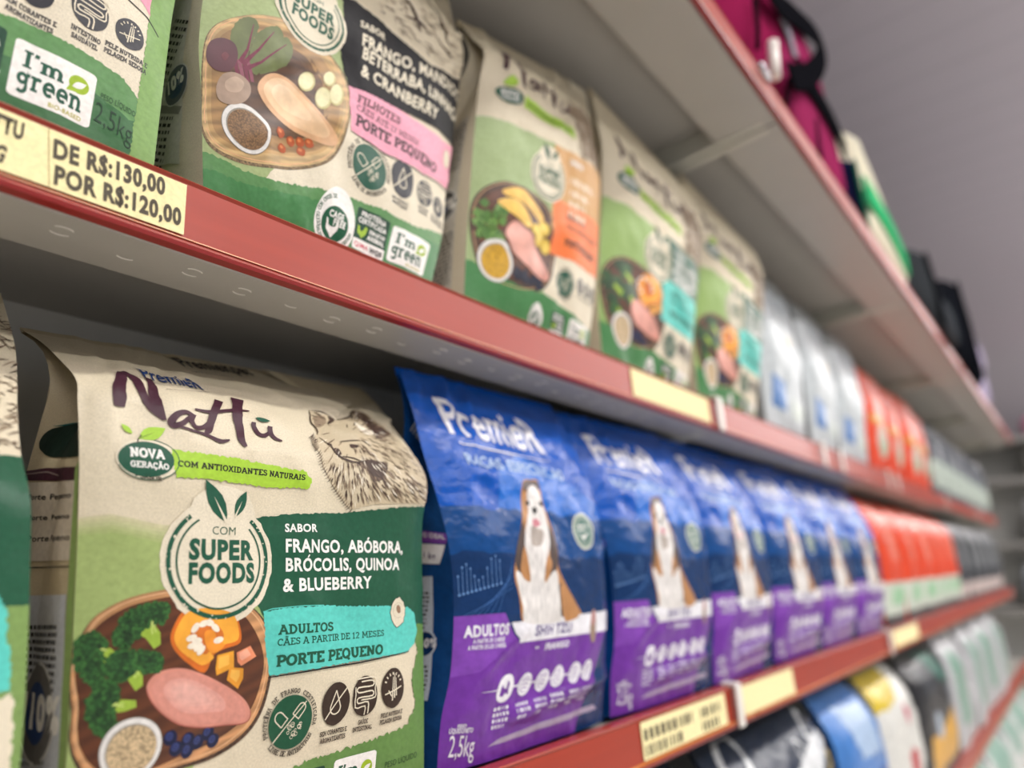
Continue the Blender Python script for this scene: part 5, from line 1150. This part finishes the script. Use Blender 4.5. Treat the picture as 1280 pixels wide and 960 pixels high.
db.build('pet_food_bag', FD, FD, 'black bag just past the red orange bags on the lower shelf', 'bag', 'black bags on the lower shelf')
for i, t in enumerate(('second', 'third', 'fourth', 'fifth', 'sixth')): clone(db.root, .68 * (i + 1), t + ' black bag past the red orange bags on the lower shelf', 'black bags on the lower shelf', 0, .05 * (-1) ** i)
# row below
nb = plain(1.15, 2.22, ZD, .76, y=1.03, seed=121, top=.05); p = nb.front
NV = mat('#1d2b40', .3, 'film'); LT = mat('#d3d6d8', .3, 'film')
nb.build('pet_food_sack', NV, NV, 'plain navy sack under the lower shelf, nearest at the bottom edge', 'sack', 'navy sacks on the bottom shelf')
n2 = plain(2.28, 3.36, ZD, .76, y=1.03, seed=123, top=.05); p = n2.front; p_ = lambda *q: p.pts(q)
p.line(smooth(p_((889, 926), (903, 921), (925, 940), (940, 965), (930, 980), (905, 965), (889, 926)), 4), 1.1, LT, 2); p.line(smooth(p_((990, 880), (1000, 905), (1010, 922), (1024, 915), (1022, 890), (1010, 876)), 4), 1.0, LT, 2)
p.rag(p_((1005, 945), (1040, 905), (1065, 885), (1072, 900), (1050, 930), (1030, 965), (990, 980)), LT, 2, .3, .5, 3); p.ring(p.px(1003, 940), 1.6, .6, LT, 3); p.rag(p_((1055, 950), (1072, 925), (1078, 945), (1060, 985)), mat('#b09a3c', .3, 'film'), 2, .2, .4, 1)
n2.build('pet_food_sack', NV, NV, 'navy sack with big white rounded lettering below the blank yellow tag', 'sack', 'navy sacks on the bottom shelf')
bb = plain(3.44, 4.15, ZD, .76, y=1.03, seed=131, top=.05); p = bb.front; u = uvf(p)
p.rag([u(-.1, .55), u(1.1, .5), u(1.1, -.1), u(-.1, -.1)], mat('#1f4f9e', .3, 'film'), 1, .3, .8, 1); p.rag([u(.2, .9), u(.8, .85), u(.7, .6), u(.3, .62)], mat('#a9c0dc', .3, 'film'), 2, .3, .8, 1); p.ell(u(.75, .4), 3, 2.4, mat('#c99a90', .3, 'film'), 2, 18, 0, .15, 1)
bb.build('pet_food_sack', mat('#4a7fc4', .3, 'film'), BL2, 'light blue sack beside the navy one on the bottom shelf', 'sack')
wy = plain(4.22, 5.02, ZD, .76, y=1.03, seed=141, top=.05); p = wy.front; u = uvf(p)
p.rag([u(-.1, .72), u(.5, .78), u(.9, 1.1), u(-.1, 1.1)], mat('#d2b838', .3, 'film'), 1, .3, .8, 1); p.ell(u(.5, .35), 3.4, 3.4, mat('#b8323a', .3, 'film'), 2, 18, 0, .15, 1); p.ell(u(.5, .66), 2, 1.8, mat('#cf6a7e', .3, 'film'), 2, 18, 0, .15, 2); p.rag([u(-.1, .14), u(1.1, .14), u(1.1, -.1), u(-.1, -.1)], mat('#c77f9c', .3, 'film'), 2, .2, .6, 2)
wy.build('pet_food_sack', mat('#dcdcd6', .3, 'film'), FW, 'white sack with yellow corner and red spot on the bottom shelf', 'sack')
ky = plain(5.15, 6.25, ZD, .76, y=1.03, seed=151, top=.05); p = ky.front; u = uvf(p)
p.rag([u(.1, .36), u(.45, .4), u(1.0, .5), u(1.0, .1), u(.1, .1)], mat('#dba21e', .3, 'film'), 1, .5, 1, 1); p.ell(u(.3, .42), 3, 3, mat('#a9b6c4', .3, 'film'), 2, 18, 0, .15, 1); p.ell(u(.8, .55), 2.2, 2.5, mat('#9fb2c4', .3, 'film'), 2, 18, 0, .15, 3); p.rag([u(.5, .95), u(.9, .9), u(.9, .65), u(.55, .7)], mat('#2f6a5c', .3, 'film'), 2, .3, .8, 1); p.rag([u(.15, .85), u(.45, .85), u(.45, .65), u(.15, .65)], FD, 2, .2, .8, 1)
ky.build('pet_food_sack', mat('#232326', .3, 'film'), FD, 'black sack with golden yellow lower half on the bottom shelf', 'sack')
gy = plain(6.4, 7.3, ZD, .78, y=1.03, seed=161, top=.1); p = gy.front; u = uvf(p); p.rag([u(.1, .8), u(.4, .8), u(.5, .2), u(.1, .2)], mat('#7fa392', .3, 'film'), 1, .5, 1, 1)
gy.build('pet_food_sack', mat('#b9babd', .3, 'film'), FG, 'pale grey sack right after the black and yellow sack', 'sack', 'grey sacks on the bottom shelf')
for i, t in enumerate(('second', 'third', 'fourth')): clone(gy.root, 1.0 * (i + 1), t + ' pale grey sack past the black and yellow sack', 'grey sacks on the bottom shelf', 0, .04 * (-1) ** i)
ZE = -2.30
for k in (3, 4, 5): shelf(J0 + k * BAY, J0 + (k + 1) * BAY, ZE, 1.0, .16, 'base', 'grey base deck under the pale sacks, %s bay' % ordn[k])
ws = plain(5.5, 6.5, ZE, .82, y=1.02, seed=171, top=.1); p = ws.front; u = uvf(p); p.rag([u(.1, .9), u(.8, .9), u(.6, .5), u(.1, .6)], mat('#8fb0a2', .3, 'film'), 1, .5, 1, 1); p.ell(u(.6, .35), 3, 3, mat('#c9a59c', .3, 'film'), 2, 18, 0, .15, 3)
ws.build('pet_food_sack', mat('#cfd3d0', .3, 'film'), FW, 'white and green sack in the lowest row, nearest the bottom edge', 'sack', 'white and green sacks in the lowest row')
for i, t in enumerate(('second', 'third', 'fourth', 'fifth', 'sixth')): clone(ws.root, 1.1 * (i + 1), t + ' white and green sack of the lowest row', 'white and green sacks in the lowest row', 0, .04 * (-1) ** i)

# ------------------------------------------------------------------ on the top shelf
ZT = ZC + .008
def solid(mb, outline, y0, y1, m, puff=.0):
    """closed outline in (x, z) with a rounded thickness from y0 to y1 (shelf units)"""
    O = closed(outline, 4); c = np.mean(np.array(O), 0); n = len(O); vs = []; fs = []
    prof = [(0., .80), (.10, .93), (.28, 1.), (.72, 1.), (.90, .93), (1., .80)]
    for t, k in prof: vs += [world((c[0] + (x - c[0]) * k, y0 + (y1 - y0) * t, max(ZT, c[1] + (z - c[1]) * k) if z > c[1] - 9 else z)) for x, z in O]
    for j in range(len(prof) - 1):
        for i in range(n): fs.append((j * n + i, j * n + (i + 1) % n, (j + 1) * n + (i + 1) % n, (j + 1) * n + i))
    for j, e in ((0, y0), (len(prof) - 1, y1)):
        k = len(vs); vs.append(world((c[0], e + (-puff if j == 0 else puff), c[1])))
        for i in range(n): fs.append((j * n + i, j * n + (i + 1) % n, k))
    mb.add(vs, fs, m)
def ribbon(mb, pts, wd, th, m):
    P = [np.array(x) for x in smooth(pts, 6)]; vs = []; fs = []
    for i, q in enumerate(P):
        t = P[min(i + 1, len(P) - 1)] - P[max(i - 1, 0)]; nn = np.array([-t[2], 0, t[0]]); nn /= max(np.linalg.norm(nn), 1e-6); y = np.array([0, 1, 0])
        vs += [world(q + nn * wd / 2), world(q - nn * wd / 2), world(q - nn * wd / 2 + y * th), world(q + nn * wd / 2 + y * th)]
    for i in range(len(P) - 1):
        for k in range(4): fs.append((4 * i + k, 4 * i + (k + 1) % 4, 4 * i + 4 + (k + 1) % 4, 4 * i + 4 + k))
    fs += [(0, 1, 2, 3), tuple(range(4 * len(P) - 4, 4 * len(P)))]
    mb.add(vs, fs, m)
xz = lambda px, py, Y: tuple(at(px, py, Y)[[0, 2]])
MAG = mat('#8a2049', .6, 'fabric'); MAG2 = mat('#8f2c55', .6, 'fabric'); BLK = mat('#131317', .6, 'fabric'); NVY = mat('#1b2142', .6, 'fabric')
r = empty('pet_carrier', world((2.9, .95, ZT)), 'magenta soft pet carrier with black webbing straps on the top shelf', 'pet carrier')
m = MB(); solid(m, [(1.75, ZT), (1.75, 2.5), (1.95, 2.95), (2.6, 3.1), (3.4, 3.0), (3.85, 2.7), (3.98, 2.3), (3.86, ZT), (2.8, ZT)], .64, 1.4, MAG, .03); m.build('body', r, True)
m = MB(); solid(m, [(2.95, ZT + .02), (2.95, 2.5), (3.1, 2.75), (3.5, 2.72), (3.72, 2.4), (3.74, ZT + .02)], .60, .70, MAG2, .01); m.build('front_pocket', r, True)
for q in ([(943, 0), (947, 35), (947, 60)], [(986, 100), (984, 118), (982, 130)], [(1020, 150), (1023, 180), (1026, 200)]):
    m = MB(); m.tube([world(at(x, y, .595)) for x, y in q], .004, BLK, 8); m.build('piping', r, True)
m = MB(); ribbon(m, [at(x, y, .56) for x, y in ((955, -30), (972, 0), (1000, 24), (1022, 45), (1029, 62), (1024, 82), (1008, 96), (990, 94))], .12, .012, BLK); m.build('carry_strap', r)
m = MB(); ribbon(m, [at(x, y, .57) for x, y in ((1002, 90), (1015, 105), (1030, 130), (1045, 158), (1058, 188))], .15, .012, BLK); m.build('side_strap', r)
m = MB(); m.tube([world(at(x, y, .555)) for x, y in ((966, 54), (967, 72), (969, 96))], .008, CLIP, 10); m.build('toggle', r, True)
m = MB(); m.tube([world(at(x, y, .56)) for x, y in ((949, 80), (955, 92), (960, 100))], .005, mat('#b9bcc0', .25, 'paint', .8), 8); m.build('buckle', r, True)
m = MB(); ribbon(m, [at(x, y, .585) for x, y in ((976, 16), (986, 38), (996, 72))], .085, .008, mat('#8f8e98', .5, 'fabric')); m.build('side_tag', r)
r = empty('cloth_bag', world((4.1, .8, ZT)), 'narrow navy cloth bag with green edge between carrier and cream bag', 'bag')
m = MB(); solid(m, [(4.08, ZT), (4.07, 2.25), (4.14, 2.32), (4.21, 2.2), (4.23, ZT)], .60, 1.1, NVY); m.build('body', r, True)
m = MB(); ribbon(m, [(4.08, .585, 2.26), (4.08, .585, 2.0), (4.09, .585, ZT + .03)], .05, .012, mat('#1f5a46', .6, 'fabric')); m.build('edge_trim', r)
r = empty('cloth_bag', world((4.8, .8, ZT)), 'cream cloth bag with a green stripe on the top shelf', 'bag')
CR = mat('#dcd6bf', .6, 'fabric')
OUT = [(4.32, ZT), (4.30, 2.1), (4.34, 2.64), (4.50, 2.62), (4.80, 2.50), (5.12, 2.34), (5.34, 2.12), (5.42, ZT)]
m = MB(); solid(m, OUT, .60, 1.15, CR, .02); m.build('body', r, True)
m = MB(); ribbon(m, [(4.26, .58, 2.16), (4.5, .572, 2.15), (4.9, .57, 2.12), (5.36, .58, 2.04)], .17, .02, mat('#3fae72', .55, 'fabric')); m.build('stripe', r)
r = empty('backpack', world((6.4, .8, ZT)), 'dark grey backpack beside the cream bag on the top shelf', 'backpack')
m = MB(); solid(m, [(5.8, ZT), (5.78, 2.25), (5.95, 2.42), (6.5, 2.5), (7.0, 2.42), (7.15, 2.2), (7.15, ZT)], .56, 1.2, mat('#34373a', .6, 'fabric'), .03); m.build('body', r, True)
m = MB(); ribbon(m, [(6.2, .53, 2.42), (6.3, .52, 2.2), (6.35, .52, 1.85)], .14, .02, BLK); m.build('strap', r)
m = MB(); solid(m, [(6.5, ZT + .02), (6.5, 2.1), (7.0, 2.1), (7.0, ZT + .02)], .50, .6, mat('#3d4044', .6, 'fabric')); m.build('front_pocket', r, True)
r = empty('backpack', world((8.2, .8, ZT)), 'black backpack behind the dark grey one, farther along top shelf', 'backpack')
m = MB(); solid(m, [(7.5, ZT), (7.5, 2.5), (7.7, 2.72), (8.3, 2.8), (8.9, 2.7), (9.1, 2.4), (9.1, ZT)], .50, 1.2, mat('#16181d', .6, 'fabric'), .03); m.build('body', r, True)
m = MB(); ribbon(m, [(7.9, .47, 2.7), (8.0, .46, 2.3), (8.1, .46, 1.85)], .16, .02, BLK); m.build('strap', r)
r = empty('cloth_bag', world((9.7, .8, ZT)), 'lilac cloth bag farthest along the top shelf', 'bag')
m = MB(); solid(m, [(9.3, ZT), (9.3, 2.6), (9.5, 2.78), (9.9, 2.8), (10.2, 2.5), (10.3, ZT)], .56, 1.1, mat('#b9aecb', .6, 'fabric'), .02); m.build('body', r, True)
m = MB(); ribbon(m, [(9.4, .53, 2.6), (9.6, .52, 2.3), (10.0, .52, 2.3), (10.1, .53, 2.55)], .06, .02, mat('#cfc6dc', .6, 'fabric')); m.build('handle', r)
# ------------------------------------------------------------------ display at the far end of the aisle
def farshelf():
    r = empty('end_display', world((18.9, .8, -3.75)), 'blurred grey display unit with shelves at the far end of the aisle', 'shelving')
    def bx(nm, x0, x1, y0, y1, z0, z1, mt):
        m = MB(); a = world((x0, y0, z0)); b = world((x1, y1, z1)); m.box(a[0], b[0], a[1], b[1], a[2], b[2], mt); return m.build(nm, r, bevel=.003)
    bx('back_panel', 19.6, 19.7, -1.2, 3, -3.75, 2.6, BACKP)
    for z in (-3.6, -2.2, -.9, .4, 1.7, 2.55): bx('shelf_board', 18.2, 19.6, -1.2, 3, z - .05, z, STEEL); bx('price_rail', 18.15, 18.2, -1.2, 3, z - .12, z + .01, STEELD)
    for y in (-1.2, 2.96): bx('side_frame', 18.2, 19.6, y, y + .04, -3.75, 2.6, STEELD)
farshelf()
def farbag(y, z, w_, h, mt, nm, label, cat, group=None):
    m = MB(); O = []
    for k in range(24):
        t = 2 * math.pi * k / 24; c, s_ = math.cos(t), math.sin(t); O.append((math.copysign(abs(c) ** .55, c) * w_ / 2 * (1 - .12 * max(0, s_)), math.copysign(abs(s_) ** .4, s_) * h / 2))
    vs = []; fs = []; pr = [(0, .7), (.15, .93), (.4, 1), (.75, .95), (1, .75)]
    for t, k in pr: vs += [world((18.35 + .7 * t, y + a * k, z + h / 2 + b * (k if b > 0 else 1))) for a, b in O]
    for j in range(4):
        for i in range(24): fs.append((j * 24 + i, j * 24 + (i + 1) % 24, (j + 1) * 24 + (i + 1) % 24, (j + 1) * 24 + i))
    fs += [tuple(range(24)), tuple(range(96, 120))]
    m.add(vs, fs, mt); o = m.build(nm, None, True); tag(o, label, cat, group)
farbag(.35, 1.705, .8, .7, mat('#8f8c88', .5, 'film'), 'product_bag', 'dark grey bag on the upper far display shelf', 'bag')
farbag(.55, .405, .8, .95, mat('#c9cacf', .4, 'film'), 'product_bag', 'white bag at middle height on the far display', 'bag', 'white bags on the far display')
farbag(.1, -.895, .7, 1.0, mat('#c6c9cf', .4, 'film'), 'product_bag', 'white bag at lower height on the far display', 'bag', 'white bags on the far display')
farbag(.9, -.895, .7, .9, mat('#aeb4bb', .4, 'film'), 'product_bag', 'pale grey bag beside the lower white bag on the far display', 'bag')
farbag(-.25, .405, .5, .6, mat('#c9b34a', .4, 'film'), 'product_bag', 'yellow bag at the right edge on the far display', 'bag')
farbag(.1, -2.195, .8, 1.0, mat('#c3cbc6', .4, 'film'), 'product_bag', 'pale green bag low on the far display', 'bag')
farbag(.25, 2.555, .75, .45, mat('#d98fae', .6, 'fabric'), 'pet_cushion', 'pink cushion on top of the far display', 'cushion')
farbag(-.5, 2.555, .6, .45, mat('#d48aa8', .6, 'fabric'), 'pet_cushion', 'darker pink cushion at the right edge on the far display', 'cushion')
